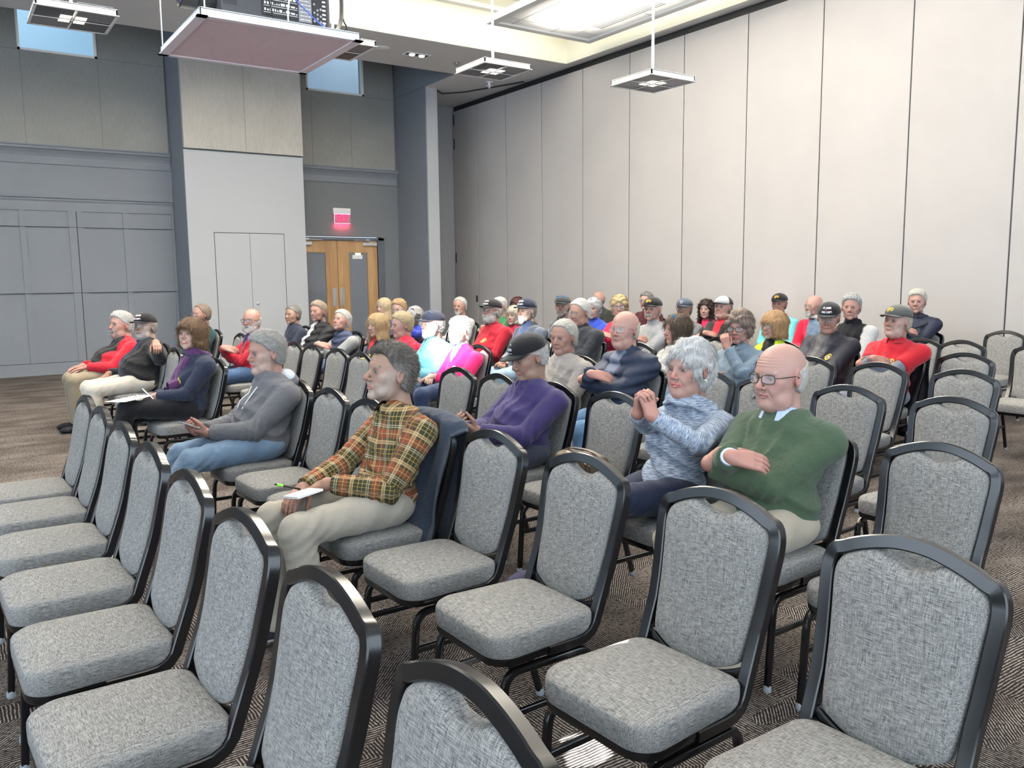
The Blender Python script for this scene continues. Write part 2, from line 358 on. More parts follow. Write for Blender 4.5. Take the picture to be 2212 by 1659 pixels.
o = b.build('trim_5', m_dark); tag(o, 'cornices and rails on the far wall', kind='structure')
b = MB(); z0, z1 = .20, 2.74
b.box(-9, YW - .022, z1, 3.64, YW, 2.89)
# stiles measured on the wall: 0.87..1.0, 1.55..1.95, 2.6..2.75
b2 = MB()
for x0, x1 in ((-3.35, -3.26), (-2.51, -2.38), (-2.30, -2.19), (-1.46, -1.37), (-.62, -.49), (-.41, -.30), (.34, .43), (1.23, 1.32), (1.95, 2.07), (2.08, 2.17), (2.80, 2.89)):
    b2.box(x0 - .0, YW - .020, z0, x1, YW, z1)
b2.box(3.60, YW - .02, z0, 3.645, YW, z1)
b2.box(-9, YW - .030, 0, 3.645, YW, .20)
o = b.build('trim_6', m_dark); tag(o, 'top rail of the wall panelling', kind='structure')
o = b2.build('trim_7', m_dark); tag(o, 'stiles of the wall panelling', kind='structure')
g = MB()
for z in (1.37, 2.47, .20): g.box(-9, YW - .0235, z, 3.64, YW - .0215 + .02, z + .008)
g.box(2.068, YW - .0225, .0, 2.082, YW + .0, 2.74)
o = g.build('trim_8', m_groove); tag(o, 'dark joints in the wall panelling', kind='structure')
o = MB().box(5.74, YW - .03, 0, 6.08, YW, .2).box(7.73, YW - .03, 0, 8.13, YW, .2).build('baseboard_far', m_bay); tag(o, kind='structure')
# clerestory windows
m_sky_gl = mat('window_glass', (.9, .95, 1), .02, trans=1., spec=.5)
for i, (x0, x1, z0_) in enumerate(((1.40, 2.56, 5.28), (6.22, 7.42, 5.20))):
    w_ = bpy.data.objects.new('window_%d' % (i + 1), None); COL.objects.link(w_); w_.location = ((x0 + x1) / 2, YW, z0_); tag(w_, ('clerestory window at the upper left' , 'clerestory window above the double door')[i], kind='structure')
    hx = (x1 - x0) / 2
    fr = MB(); fr.box(-hx, -.045, 0, hx, .05, .035); fr.box(-hx, -.045, 0, -hx + .035, .05, 1.02); fr.box(hx - .035, -.045, 0, hx, .05, 1.02)
    fr.build('window_frame', m_trim, w_); MB().box(-hx + .03, .10, .03, hx - .03, .106, 1.02).build('window_glass', m_sky_gl, w_)
# lit room seen through the clerestory
m_beyond = paint('pale_blue_room_paint', (.62, .76, .82)); m_beyond2 = paint('grey_room_paint', (.50, .52, .56))
c = MB(); c.box(-.5, YW + 3.0, 4.5, 3.65, YW + 3.1, 8.2); c.box(-.5, YW + .2, 7.4, 3.65, YW + 3.1, 7.5); c.box(3.6, YW + .2, 4.5, 3.65, YW + 3.1, 7.5)
c.box(5.74, YW + 3.0, 4.5, 9.6, YW + 3.1, 8.2); c.box(5.74, YW + .2, 7.4, 9.6, YW + 3.1, 7.5); c.box(5.74, YW + .2, 4.5, 5.8, YW + 3.1, 7.5)
o = c.build('wall_beyond', m_beyond); tag(o, 'pale blue room behind the clerestory windows', kind='structure')
c = MB(); c.add([(9.3, YW + .3, 4.5), (7.0, YW + 2.9, 4.5), (7.0, YW + 2.9, 8), (9.3, YW + .3, 8), (9.4, YW + .4, 4.5), (7.1, YW + 2.99, 4.5), (7.1, YW + 2.99, 8), (9.4, YW + .4, 8)], [(0, 1, 2, 3), (4, 7, 6, 5), (0, 4, 5, 1), (3, 2, 6, 7)])
o = c.build('wall_beyond_angled', m_beyond2); tag(o, 'grey angled wall behind the right clerestory window', kind='structure')
area('lamp_beyond_left', (1.6, YW + 1.5, 7.2), (0, 0, 0), 2, 2, 15, (.8, .93, 1)); area('lamp_beyond_right', (7.4, YW + 1.2, 7.2), (0, 0, 0), 2, 1.5, 17, (.75, .92, 1))
v = MB()
for k in range(5): v.box(2.25 + k * .13, YW + 1.6, 7.385, 2.31 + k * .13, YW + 2.2, 7.395)
o = v.build('air_vent', m_black); tag(o, 'black slotted vent seen through the upper left clerestory window', 'air vent')
# ---- pilaster with storage doors
b = MB(); b.box(3.65, 15.15, 0, 5.74, YW + .2, 6.7); o = b.build('wall_pilaster_left', m_dark); tag(o, 'wide pilaster standing out from the far wall', kind='structure')
b = MB(); b.box(3.652, 15.11, 0, 5.738, 15.16, 3.765); o = b.build('wall_pilaster_front', m_white); tag(o, 'white front of the wide pilaster', kind='structure')
b = MB(); b.box(3.655, 15.07, 3.79, 5.735, 15.15, 6.7); o = b.build('wall_pilaster_fabric', m_fab); tag(o, 'beige fabric on the upper pilaster', kind='structure')
g = MB(); g.box(4.70, 15.065, 3.8, 4.706, 15.072, 6.7); o = g.build('trim_9', mat('seam_beige', (.22, .21, .19), .9)); tag(o, 'seam in the beige fabric', kind='structure')
# storage doors in the pilaster
r = bpy.data.objects.new('door_2', None); COL.objects.link(r); r.location = (4.70, 15.11, 0); tag(r, 'flush white storage doors in the pilaster', kind='structure')
MB().box(-.61, -.006, .02, -.003, .0, 2.38).build('door_leaf', m_white, r, bevel=.002)
MB().box(.003, -.006, .02, .62, .0, 2.38).build('door_leaf', m_white, r, bevel=.002)
MB().box(-.62, -.0028, 0, .63, .0, 2.392).build('door_gap', m_groove, r)
MB().lathe([(.0, -.03), (.018, -.03), (.022, -.022), (.028, -.02), (.03, -.006), (.03, 0)], (.09, 0, 1.14), 'y', 16).build('door_lock', m_steel, r, smooth=True)
# double wood doors with lites
m_wood = mat('maple_veneer', (.42, .25, .12), .42); t = NT(m_wood); tc = t.n('TexCoord')
n = t.n('TexNoise', vec=scaled(t, (tc, 'Object'), (26, 26, 1.6)), scale=1., detail=4.); n2 = t.n('TexNoise', vec=scaled(t, (tc, 'Object'), (4.5, 4.5, .3)), scale=1., detail=1.)
ad = t.n('Math', i0=n, i1=n2, _operation='ADD'); hv = t.n('Math', i0=ad, i1=.5, _operation='MULTIPLY')
rr = ramp(t, hv, [(.35, srgb('94714c')), (.5, srgb('a78258')), (.65, srgb('b8956b'))]); t.l(rr, 0, t.b, 'Base Color')
m_lite = mat('door_glass', (.16, .18, .21), .06, spec=.6, alpha=.96)
d = bpy.data.objects.new('door_1', None); COL.objects.link(d); d.location = (6.75, YW, 0); tag(d, 'double maple doors with tall glass lites under the exit sign', kind='structure')
m_frame = mat('door_frame_paint', (.085, .095, .11), .4)
f = MB(); f.box(-1.02, -.045, 0, -.88, .1, 2.40); f.box(.88, -.045, 0, 1.02, .1, 2.40); f.box(-1.02, -.045, 2.34, 1.02, .1, 2.40)
f.build('door_frame', m_frame, d, bevel=.006)
f = MB(); f.box(-.915, -.02, 0, -.88, .1, 2.34).box(.88, -.02, 0, .915, .1, 2.34); f.build('door_stop', mat('frame_inner', (.16, .175, .2), .5), d)
for sx in (-1, 1):
    x0, x1 = sorted((sx * .004, sx * .878)); lx0, lx1 = sorted((sx * .26, sx * .645))
    b = MB(); b.box(x0, .0, 0.01, lx0, .045, 2.335); b.box(lx1, .0, .01, x1, .045, 2.335); b.box(lx0, 0, .01, lx1, .045, .35); b.box(lx0, 0, 2.09, lx1, .045, 2.335)
    lf = b.build('door_leaf', m_wood, d)
    MB().box(lx0, .018, .35, lx1, .026, 2.09).build('door_glass', m_lite, lf)
    k = MB(); k.box(min(lx0, lx1) - .015, -.004, .33, lx0, .001, 2.11); k.box(lx1, -.004, .33, lx1 + .015, .001, 2.11); k.box(lx0, -.004, 2.09, lx1, .001, 2.11)
    k.build('glass_bead', mat('bead_wood', (.30, .18, .08), .5), lf)
    hx = sx * .085; MB().box(hx - .04, -.008, 1.02, hx + .04, .0, 1.39).build('pull_plate', m_steel, lf, bevel=.004)
    cx = sx * .70
    c = MB(); c.box(cx - .15, -.075, 2.235, cx + .15, -.002, 2.30); c.build('door_closer', mat('closer_silver', (.62, .62, .62), .35, .6), lf, bevel=.008)
    c = MB(); c.tube([(cx - sx * .02, -.05, 2.30), (cx - sx * .02, -.06, 2.345)], .014, 8); c.sweep([(cx - sx * .02, -.06, 2.35), (cx - sx * .36, -.075, 2.34)], .022, .012); c.box(cx - sx * .06 - .03, -.08, 2.335, cx - sx * .06 + .03, -.03, 2.37)
    c.build('closer_arm', m_steel, lf)
# dark corridor behind the glass
c = MB(); c.box(5.75, YW + .9, 0, 7.75, YW + 1.0, 2.42); o = c.build('wall_corridor', mat('corridor_paint', (.17, .19, .215), .8)); tag(o, 'grey corridor wall behind the door glass', kind='structure')
c = MB(); c.box(-.09, -.0, -.035, .09, .02, .035)
e = bpy.data.objects.new('ceiling_light', None); COL.objects.link(e); e.location = (7.2, YW + .012, 2.07); tag(e, 'small warm lamp seen at the top of the right door glass', 'light')
MB().box(-.05, -.0, -.02, .06, .006, .02).build('lamp_glow', mat('warm_lamp', (1, .8, .3), .5, emit=(1, .75, .25), estr=5), e); MB().box(-.12, .0, -.10, .10, .005, -.022).build('lamp_housing', m_trim, e)
# exit sign
e = bpy.data.objects.new('exit_sign', None); COL.objects.link(e); e.location = (6.85, YW, 2.82); tag(e, 'red lit EXIT sign above the double maple doors', 'sign')
MB().box(-.19, -.09, .04, .18, 0, .15).build('housing', m_trim, e, bevel=.006)
MB().box(-.155, -.052, -.15, .185, -.046, .04).build('clear_panel', mat('acrylic', (1, .55, .6), .05, alpha=.25), e)
V, F = text_mesh('EXIT', .185, .002, .004)
MB().add([(p[0] * .72 + .03, -.054 - p[2], p[1] - .055) for p in V], [tuple(reversed(f)) for f in F]).build('lettering', mat('exit_red', (.9, .02, .12), .5, emit=(1, .01, .10), estr=1.1), e)
MB().box(-.155, -.054, -.152, .185, -.044, -.146).box(-.16, -.056, .03, .185, -.043, .042).box(-.157, -.054, -.15, -.153, -.044, .04).build('lit_edge', mat('exit_edge', (1, .5, .6), .5, emit=(1, .25, .4), estr=1.6), e)
area('exit_glow', (6.87, YW - .05, 2.655), (math.radians(40), 0, 0), .3, .03, 1.1, (1, .05, .12))
# ---- storage pocket and operable partition on the right
b = MB(); b.box(8.13, YB, 0, 8.39, YW + .2, ZC); o = b.build('wall_stub', m_dark); tag(o, 'projecting wall end beside the partition', kind='structure')
o = MB().box(8.15, YB - .012, 0, 8.395, YB, ZC - .005).build('wall_stub_end', m_white); tag(o, 'white end face of the projecting wall', kind='structure')
o = MB().box(8.115, 13.62, ZC, 8.13, YW, 6.7).build('wall_upper', m_dark); tag(o, kind='structure')
o = MB().box(8.39, 16.24, 0, XP + .3, 16.5, ZC).build('wall_pocket', paint('pocket_grey_paint', (.30, .30, .31))); tag(o, 'wall at the end of the partition', kind='structure')
o = MB().box(XP + .10, -6, 0, XP + .3, 16.24, ZC).build('wall_right_backing', m_groove); tag(o, kind='structure')
ys = [16.22, 15.25, 14.17] + [12.97 - 1.2085 * k for k in range(16)]
pr = bpy.data.objects.new('wall_right', None); COL.objects.link(pr); pr.location = (XP, 5, 0); tag(pr, 'tall folding partition of light grey vinyl panels', kind='structure')
for k in range(len(ys) - 1):
    g = .008
    MB().box(0, ys[k + 1] + g - 5, .02, .09, ys[k] - g - 5, ZC - .10).build('partition_panel', m_part, pr, bevel=.006)
s_ = MB()
for y in ys[1:]: s_.box(.008, y - 5 - .007, .02, .02, y - 5 + .007, ZC - .10)
s_.build('panel_seal', m_groove, pr)
tr = MB(); tr.box(.015, -11, ZC - .105, .09, 11.2, ZC - .002); tr.build('ceiling_track', m_black, pr)
h = MB();
for z in (4.85, 4.35, 1.9): h.box(-.006, 16.15 - 5, z, .01, 16.19 - 5, z + .22)
h.build('hinge', m_black, pr); MB().box(-.008, 10.30, 1.05, 0, 10.36, 1.19).build('recessed_pull', m_black, pr)
o = MB().box(XP - .012, -6, 0, XP, 4.0, .02).build('baseboard_right', m_groove); tag(o, kind='structure')
# curved curtain-like track end on the low ceiling
tk = MB(); tk.tube([(8.45, 14.9, ZC - .012), (8.7, 15.1, ZC - .012), (9.0, 14.75, ZC - .012), (9.25, 14.1, ZC - .012), (9.5, 13.4, ZC - .012)], .015, 6)
o = tk.build('trim_10', m_groove); tag(o, 'curved partition track on the low ceiling', kind='structure')
# ---- pendants
def pendant(cx, cy, z, s, label, top, lit):
    r = bpy.data.objects.new('pendant_light', None); COL.objects.link(r); r.location = (cx, cy, z); tag(r, label, 'light')
    r['group'] = 'square pendant lights'
    h = s / 2; g = .012; q = h * .33
    rim = MB(); rim.box(-h, -h, .0, h, -h + .012, .05).box(-h, h - .012, 0, h, h, .05).box(-h, -h, 0, -h + .012, h, .05).box(h - .012, -h, 0, h, h, .05)
    rim.box(-h, -h, .045, h, h, .055); rim.box(-h - .012, -h - .012, -.004, h + .012, -h + .012, .003).box(-h - .012, h - .012, -.004, h + .012, h + .012, .003).box(-h - .012, -h, -.004, -h + .012, h, .003).box(h - .012, -h, -.004, h + .012, h, .003)
    rim.build('housing', m_trim, r)
    for k, (sx, sy) in enumerate(((-1, -1), (1, -1), (1, 1), (-1, 1))):
        x0, x1 = sorted((sx * g, sx * (h - .012))); y0, y1 = sorted((sy * g, sy * (h - .012)))
        MB().box(x0, y0, .002, x1, y1, .008).build('grille', mat(('grille_dark', 'grille_mid')[k % 2], ((.07, .07, .08), (.22, .22, .235))[k % 2], .35, .6), r)
        a0, a1 = sorted((sx * (g + .004), sx * q)); b0, b1 = sorted((sy * (g + .004), sy * q))
        c = MB(); mx_, my_ = (a0 + a1) / 2, (b0 + b1) / 2; e_ = .012
        c.add([(a0, b0, 0), (a1, b0, 0), (a1, b1, 0), (a0, b1, 0), (mx_ - e_, my_ - e_, .045), (mx_ + e_, my_ - e_, .045), (mx_ + e_, my_ + e_, .045), (mx_ - e_, my_ + e_, .045)], [(0, 1, 5, 4), (1, 2, 6, 5), (2, 3, 7, 6), (3, 0, 4, 7), (4, 5, 6, 7)])
        c.add([(a0, b0, .0015), (a1, b0, .0015), (a1, b1, .0015), (a0, b1, .0015)], [(0, 1, 2, 3)])
        c.build('louver_cell', mat('lit_louver', (.9, .88, .8), .5, emit=(1, .94, .82), estr=(1.1 if lit else .55)), r)
    MB().tube([(0, 0, .05), (0, 0, top - z)], .011, 8).build('stem', m_trim, r)
    w_ = MB(); w_.tube([(-h - .0, 0, -.006), (h, 0, -.006)], .0035, 5).tube([(0, -h, -.006), (0, h, -.006)], .0035, 5); w_.build('cross_bar', m_trim, r)
    return r
pendant(5.27, 8.02, 3.8, .60, 'square pendant light hanging in front of the far ceiling', 5.7, 1)
pendant(6.24, 6.52, 3.5, .60, 'square pendant light hanging before the partition, to the right', 5.7, 1)
pendant(1.17, 8.41, 3.8, .62, 'square dark pendant light at the top left by the window', 6.1, 1)
pendant(3.44, 8.10, 3.8, .62, 'square pendant light half hidden behind the projector platform', 5.7, 0)
def downlight(x, y, label, ang=0):
    r = bpy.data.objects.new('recessed_downlight', None); COL.objects.link(r); r.location = (x, y, ZC); r.rotation_euler = (0, 0, ang); tag(r, label, 'light')
    f = MB(); f.box(-.22, -.10, -.01, .22, -.08, .0).box(-.22, .08, -.01, .22, .10, 0).box(-.22, -.08, -.01, -.20, .08, 0).box(.20, -.08, -.01, .22, .08, 0); f.build('frame', m_trim, r)
    MB().box(-.20, -.08, -.006, .20, .08, -.002).build('recess', mat('recess_black', (.02, .02, .025), .4), r)
    for sx in (-.09, .09):
        MB().lathe([(.0, -.03), (.04, -.026), (.055, -.008)], (sx, 0, .0), 'z', 14).build('lamp_bulb', mat('lamp_lens', (.95, .95, .95), .3, emit=(1, .97, .9), estr=1.3), r, smooth=True)
downlight(6.91, 12.81, 'twin recessed downlight in the grey ceiling left of the far pendant', 0)
downlight(2.08, 12.95, 'twin recessed downlight at the top left behind the dark pendant', 0)
def small(name, x, y, label, cat, prof, m):
    r = MB().lathe(prof, (0, 0, 0), 'z', 18).build(name, m, smooth=True); r.location = (x, y, ZC); tag(r, label, cat); return r
small('ceiling_speaker', 6.23, 12.77, 'round white speaker in the ceiling right of the projector platform', 'speaker', [(0, -.012), (.13, -.012), (.15, -.004), (.15, 0)], m_trim)
small('sprinkler_head', 7.71, 12.87, 'sprinkler head left of the far pendant', 'sprinkler', [(0, -.05), (.05, -.048), (.05, -.042), (.012, -.04), (.012, -.012), (.05, -.01), (.05, 0)], m_steel)
small('sprinkler_head', 8.98, 13.8, 'sprinkler head on the low ceiling under the far pendant', 'sprinkler', [(0, -.12), (.015, -.118), (.02, -.09), (.055, -.085), (.055, -.075), (.02, -.07), (.03, -.012), (.07, -.01), (.07, 0)], m_trim)
# ---- projector on its hanging platform
pl = bpy.data.objects.new('projector_platform', None); COL.objects.link(pl); pl.location = (2.19, 6.60, 3.30); tag(pl, 'white square platform hanging from rods under the projector', 'platform')
m_rose = fabric_wall('rose_panel', (.66, .55, .60), (.72, .61, .65), (60, 8, 60)); m_lilac = mat('platform_white', (.78, .74, .80), .5)
f = MB(); h = .60
f.box(-h, -h, 0, h, -h + .05, .008).box(-h, h - .05, 0, h, h, .008).box(-h, -h, 0, -h + .07, h, .008).box(h - .07, -h, 0, h, h, .008)
f.build('bottom_flange', m_lilac, pl); MB().box(-h + .06, -h + .045, .006, h - .065, h - .045, .014).build('bottom_panel', m_rose, pl)
f = MB(); f.box(-h + .02, -h + .012, .008, h - .02, -h + .022, .062).box(-h + .02, h - .022, .008, h - .02, h - .012, .062).box(-h + .02, -h + .012, .008, -h + .03, h - .012, .062).box(h - .03, -h + .012, .008, h - .02, h - .012, .062).box(-h + .02, -h + .012, .05, h - .02, h - .012, .058)
f.build('side_rail', mat('platform_rail', (.72, .80, .86), .45), pl, bevel=.002)
for x, y in ((-.57, .56), (-.54, -.56), (.50, .1), (.56, .56)): MB().tube([(x, y, .02), (x, y, 2.78)], .006, 6).build('hanger_rod', m_steel, pl)
m_pj = mat('projector_shell', (.045, .047, .055), .5); m_pj2 = mat('projector_panel', (.018, .018, .022), .4); m_mark = mat('white_marking', (.75, .75, .75), .5)
p = bpy.data.objects.new('projector', None); COL.objects.link(p); p.location = (2.19, 6.60, 3.36); tag(p, 'large black projector on the hanging platform', 'projector')
MB().box(-.385, -.42, .03, .42, .30, .46).build('body', m_pj, p, bevel=.02, seg=3)
MB().box(-.39, -.425, .0, .36, .28, .04).build('base', m_pj2, p, bevel=.01)
q = bpy.data.objects.new('x', None)
MB().box(-.10, -.427, .07, .17, -.419, .28).build('connector_panel', m_pj2, p)
MB().box(.17, -.428, .06, .27, -.420, .40).build('rating_label', mat('grey_label', (.22, .22, .24), .5), p)
MB().box(.275, -.428, .045, .385, -.42, .27).build('control_panel', m_pj2, p)
mk = MB(); R = random.Random(3)
for row in range(4):
    z = .10 + row * .045
    x = -.085
    while x < .155:
        ww = R.choice((.008, .012, .02, .03)); mk.box(x, -.4285, z, min(x + ww, .16), -.4275, z + R.choice((.006, .012, .018))); x += ww + .008
    mk.box(-.09, -.4285, z - .012, .16, -.4275, z - .009)
for row in range(11):
    z = .075 + row * .026; x = .18
    while x < .255: ww = R.uniform(.008, .03); mk.box(x, -.4292, z, min(x + ww, .262), -.4282, z + .005); x += ww + .006
for row in range(6): mk.box(.352, -.4292, .07 + row * .030, .378, -.4282, .082 + row * .030)
mk.build('port_markings', m_mark, p)
bt = MB()
for x, z in ((.29, .08), (.29, .14), (.29, .20), (.315, .10), (.315, .13), (.315, .16), (.34, .08), (.34, .12), (.34, .17), (.365, .06)): bt.lathe([(.0, -.4305), (.008, -.4305), (.009, -.428)], (x, 0, z), 'y', 10)
bt.build('button', m_gray, p)
vt = MB()
for k in range(12): vt.box(-.37 + .008 * k, -.4215, .10, -.3665 + .008 * k, -.418, .36)
vt.build('vent_grille', m_pj2, p)
MB().lathe([(.085, -.37), (.085, -.43), (.075, -.44), (.075, -.50), (.09, -.51), (.09, -.62), (.085, -.625), (.078, -.60)], (0, -.24, .17), 'x', 28).build('lens_barrel', m_black, p, smooth=True)
MB().lathe([(0, -.60), (.05, -.605), (.079, -.598)], (0, -.24, .17), 'x', 28).build('lens_glass', mat('blue_lens_coating', (.12, .12, .75), .08, emit=(.15, .15, 1), estr=.25), p, smooth=True)
def cable(pts, r, m, name, label):
    P = [Vector(a) for a in pts]; out = []
    for i in range(len(P) - 1):
        p0 = P[max(i - 1, 0)]; p1 = P[i]; p2 = P[i + 1]; p3 = P[min(i + 2, len(P) - 1)]
        for k in range(6):
            s = k / 6; out.append(.5 * ((2 * p1) + (p2 - p0) * s + (2 * p0 - 5 * p1 + 4 * p2 - p3) * s * s + (3 * p1 - p0 - 3 * p2 + p3) * s ** 3))
    out.append(P[-1]); o = MB().tube(out, r, 8).build(name, m, smooth=True); tag(o, label, 'cable'); return o
m_blue = mat('blue_cable', (.06, .12, .5), .4)
cable([(2.12, 6.155, 3.80), (2.25, 6.13, 3.62), (2.42, 6.12, 3.47), (2.60, 6.15, 3.37), (2.70, 6.2, 3.365)], .005, m_blue, 'network_cable', 'blue network cable hanging across the projector')
cable([(2.13, 6.13, 3.85), (2.11, 6.12, 3.62), (2.15, 6.13, 3.42), (2.2, 6.2, 3.366)], .007, m_black, 'power_cord', 'thin black cord hanging at the projector ports')
cable([(2.28, 6.14, 3.55), (2.26, 6.12, 3.46), (2.27, 6.15, 3.366)], .006, m_trim, 'white_cable', 'short white cable at the projector ports')
cable([(2.55, 6.2, 3.372), (2.64, 6.22, 3.385), (2.74, 6.3, 3.50), (2.78, 6.36, 3.75), (2.78, 6.4, 4.4), (2.78, 6.4, 5.75)], .016, m_black, 'cable_bundle', 'thick black cable loop at the right of the projector')
cable([(2.80, 6.42, 5.75), (2.81, 6.42, 4.2), (2.80, 6.40, 3.62), (2.84, 6.42, 3.50)][:4] + [(2.755, 6.43, 3.365)], .006, m_black, 'hanging_cord', 'thin dark cord dropping to the platform corner')
# ---------------------------------------------------------------- banquet chair (local: faces +X)
m_metal = mat('black_powder_coat', (.004, .004, .0045), .20, .0, spec=.55)
m_linen = linen('grey_linen_upholstery', (.075, .076, .077), (.350, .343, .325), 1.9)
m_glide = mat('clear_glide', (.30, .32, .34), .25, alpha=.8)
OUT = [(.191, .43), (.200, .58), (.212, .74), (.217, .80), (.2155, .835), (.205, .866), (.184, .888), (.15, .905), (.10, .922), (.05, .933)]
def back_x(z):
    P = [(.36, -.165), (.43, -.190), (.486, -.205), (.65, -.252), (.84, -.292), (.94, -.303)]
    for (a, xa), (b, xb) in zip(P, P[1:]):
        if z <= b: return xa + (xb - xa) * (z - a) / (b - a)
    return P[-1][1]
def smooth_loop(pts, it=2, closed=False):
    for _ in range(it):
        q = [] if closed else [pts[0]]
        n = len(pts)
        for i in range(n if closed else n - 1):
            a, b = pts[i], pts[(i + 1) % n]
            q.append(tuple(x * .75 + y * .25 for x, y in zip(a, b))); q.append(tuple(x * .25 + y * .75 for x, y in zip(a, b)))
        if not closed: q.append(pts[-1])
        pts = q
    return pts
def make_chair():
    t = bpy.data.objects.new('banquet_chair', None); COL.objects.link(t)
    TW = .034
    half = [(y - TW / 2, z - (TW / 2 if y < .2 and z > .86 else 0)) for y, z in OUT]
    loop = [(-y, z) for y, z in half] + [(y, z) for y, z in half[::-1]]
    loop = smooth_loop(loop[1:-1], 2)
    pts = [(.02, -.186, .383), (-.09, -.186, .383), (-.125, -.186, .387), (-.155, -.185, .402), (-.176, -.182, .425)] + [(back_x(z), y, z) for y, z in loop] + [(-.176, .182, .425), (-.155, .185, .402), (-.125, .186, .387), (-.09, .186, .383), (.02, .186, .383)]
    fr = MB(); V = []; F = []; N = len(pts)
    P = [Vector(p) for p in pts]; prof = [(1, .8), (.8, 1), (-.8, 1), (-1, .8), (-1, -.8), (-.8, -1), (.8, -1), (1, -.8)]
    for i, p in enumerate(P):
        a = P[max(i - 1, 0)]; b = P[min(i + 1, N - 1)]; tt = (b - a).normalized()
        fwd = Vector((1, 0, .25)) if p.z > .43 else Vector((.35, 0, 1))
        fwd = (fwd - tt * fwd.dot(tt)).normalized(); sd = tt.cross(fwd).normalized()
        for u, v in prof: V.append(p + sd * u * TW / 2 + fwd * v * .0165)
    for i in range(N - 1):
        for k in range(8): F.append((i * 8 + k, i * 8 + (k + 1) % 8, (i + 1) * 8 + (k + 1) % 8, (i + 1) * 8 + k))
    F.append(tuple(range(8))[::-1]); F.append(tuple((N - 1) * 8 + k for k in range(8))); fr.add(V, F)
    # curved cross rail under the upholstery
    cr = [(back_x(.49 - .05 * (1 - (y / .17) ** 2)), y, .49 - .05 * (1 - (y / .17) ** 2) - .012) for y in [(-.17 + .34 * k / 14) for k in range(15)]]
    fr.sweep(cr, .026, .028, side=(1, 0, .3))
    fr.build('back_frame', m_metal, t, smooth=True)
    # upholstered back with a dip for the hand hole
    inn = [(.154, .503), (.162, .58), (.174, .74), (.1805, .80), (.179, .830), (.170, .851), (.150, .866), (.118, .880), (.090, .890), (.074, .889), (.058, .880), (.038, .870), (.018, .864), (0, .863)]
    bot = [(.145, .490), (.10, .467), (.05, .452), (0, .447)]
    ring = [(y, z) for y, z in inn] + [(-y, z) for y, z in inn[::-1][1:]] + [(-y, z) for y, z in bot] + [(y, z) for y, z in bot[::-1][1:]]
    ring = smooth_loop(ring, 2, True); n = len(ring); cy, cz = 0, .66
    lay = [(1.0, -.016), (1.0, .004), (.985, .016), (.94, .024), (.80, .030), (.5, .034), (.2, .035)]
    V = []; F = []
    for s, d in lay:
        for y, z in ring:
            yy, zz = y * s, cz + (z - cz) * s; V.append((back_x(zz) + d, yy, zz))
    for l in range(len(lay) - 1):
        for k in range(n): F.append((l * n + k, l * n + (k + 1) % n, (l + 1) * n + (k + 1) % n, (l + 1) * n + k))
    F.append(tuple((len(lay) - 1) * n + k for k in range(n))); F.append(tuple(range(n))[::-1])
    MB().add(V, F).build('backrest', m_linen, t, smooth=True)
    # seat cushion: rounded square, crowned, with a piped top edge
    ring = []; hx0, hx1, hy, r = -.185, .222, .205, .075
    for cx, cy_, a0, rr_ in ((hx1 - r, hy - r, 0, r), (hx0 + .05, hy - .05, 90, .05), (hx0 + .05, -hy + .05, 180, .05), (hx1 - r, -hy + r, 270, r)):
        for k in range(9):
            a = math.radians(a0 + 90 * k / 8); ring.append((cx + rr_ * math.cos(a), cy_ + rr_ * math.sin(a) * (1 if True else 1)))
    # taper the rear slightly
    ring = [(x, y * (.93 + .07 * min(1, (x - hx0) / .3))) for x, y in ring]; n = len(ring)
    lay = [(.955, .395), (.985, .398), (1.0, .410), (1.004, .435), (1.0, .455), (.985, .468), (.972, .4705), (.95, .474), (.85, .482), (.6, .4885), (.3, .490)]
    V = []; F = []
    for s, z in lay:
        for x, y in ring: V.append((.02 + (x - .02) * s, y * s, z + (.0 if z < .46 else -.006 * ((x - .02) / .2) ** 2 * (s > .5))))
    for l in range(len(lay) - 1):
        for k in range(n): F.append((l * n + k, l * n + (k + 1) % n, (l + 1) * n + (k + 1) % n, (l + 1) * n + k))
    F.append(tuple((len(lay) - 1) * n + k for k in range(n))); F.append(tuple(range(n))[::-1])
    MB().add(V, F).build('seat', m_linen, t, smooth=True)
    sp = MB(); V = []; F = []
    for s, z in ((.93, .374), (.975, .374), (.99, .380), (.99, .399), (.93, .399)):
        for x, y in ring: V.append((.02 + (x - .02) * s, y * s, z))
    for l in range(4):
        for k in range(n): F.append((l * n + k, l * n + (k + 1) % n, (l + 1) * n + (k + 1) % n, (l + 1) * n + k))
    F.append(tuple(range(n))[::-1]); sp.add(V, F); sp.build('seat_pan', m_metal, t, smooth=True)
    # legs
    for sy in (-1, 1):
        y = sy * .192
        a = MB(); pts = [(.02, y, .352), (.135, y, .352)] + [(.135 + .05 * math.sin(q), y, .302 + .05 * math.cos(q)) for q in [math.radians(15 * k) for k in range(1, 6)]] + [(.188, y, .28), (.206, y, .022)]
        a.sweep(pts, .024, .024, side=(0, 1, 0)); fl = a.build('leg', m_metal, t, smooth=True)
        b = MB(); pts = [(.02, y, .352), (-.10, y, .352)] + [(-.10 - .05 * math.sin(q), y, .302 + .05 * math.cos(q)) for q in [math.radians(14 * k) for k in range(1, 6)]] + [(-.155, y, .28), (-.232, y, .022)]
        b.sweep(pts, .024, .024, side=(0, 1, 0)); bl = b.build('leg', m_metal, t, smooth=True)
        for l_, x in ((fl, .207), (bl, -.236)):
            g = MB(); g.lathe([(.0, .0), (.015, .0), (.017, .005), (.015, .018), (.013, .026)], (x, y, 0), 'z', 10); g.build('glide', m_glide, l_, smooth=True)
        c = MB(); c.sweep([(.194, y * .99, .215), (-.178, y * .99, .215)], .014, .022, side=(0, 1, 0)); c.build('stretcher', m_metal, t)
    return t
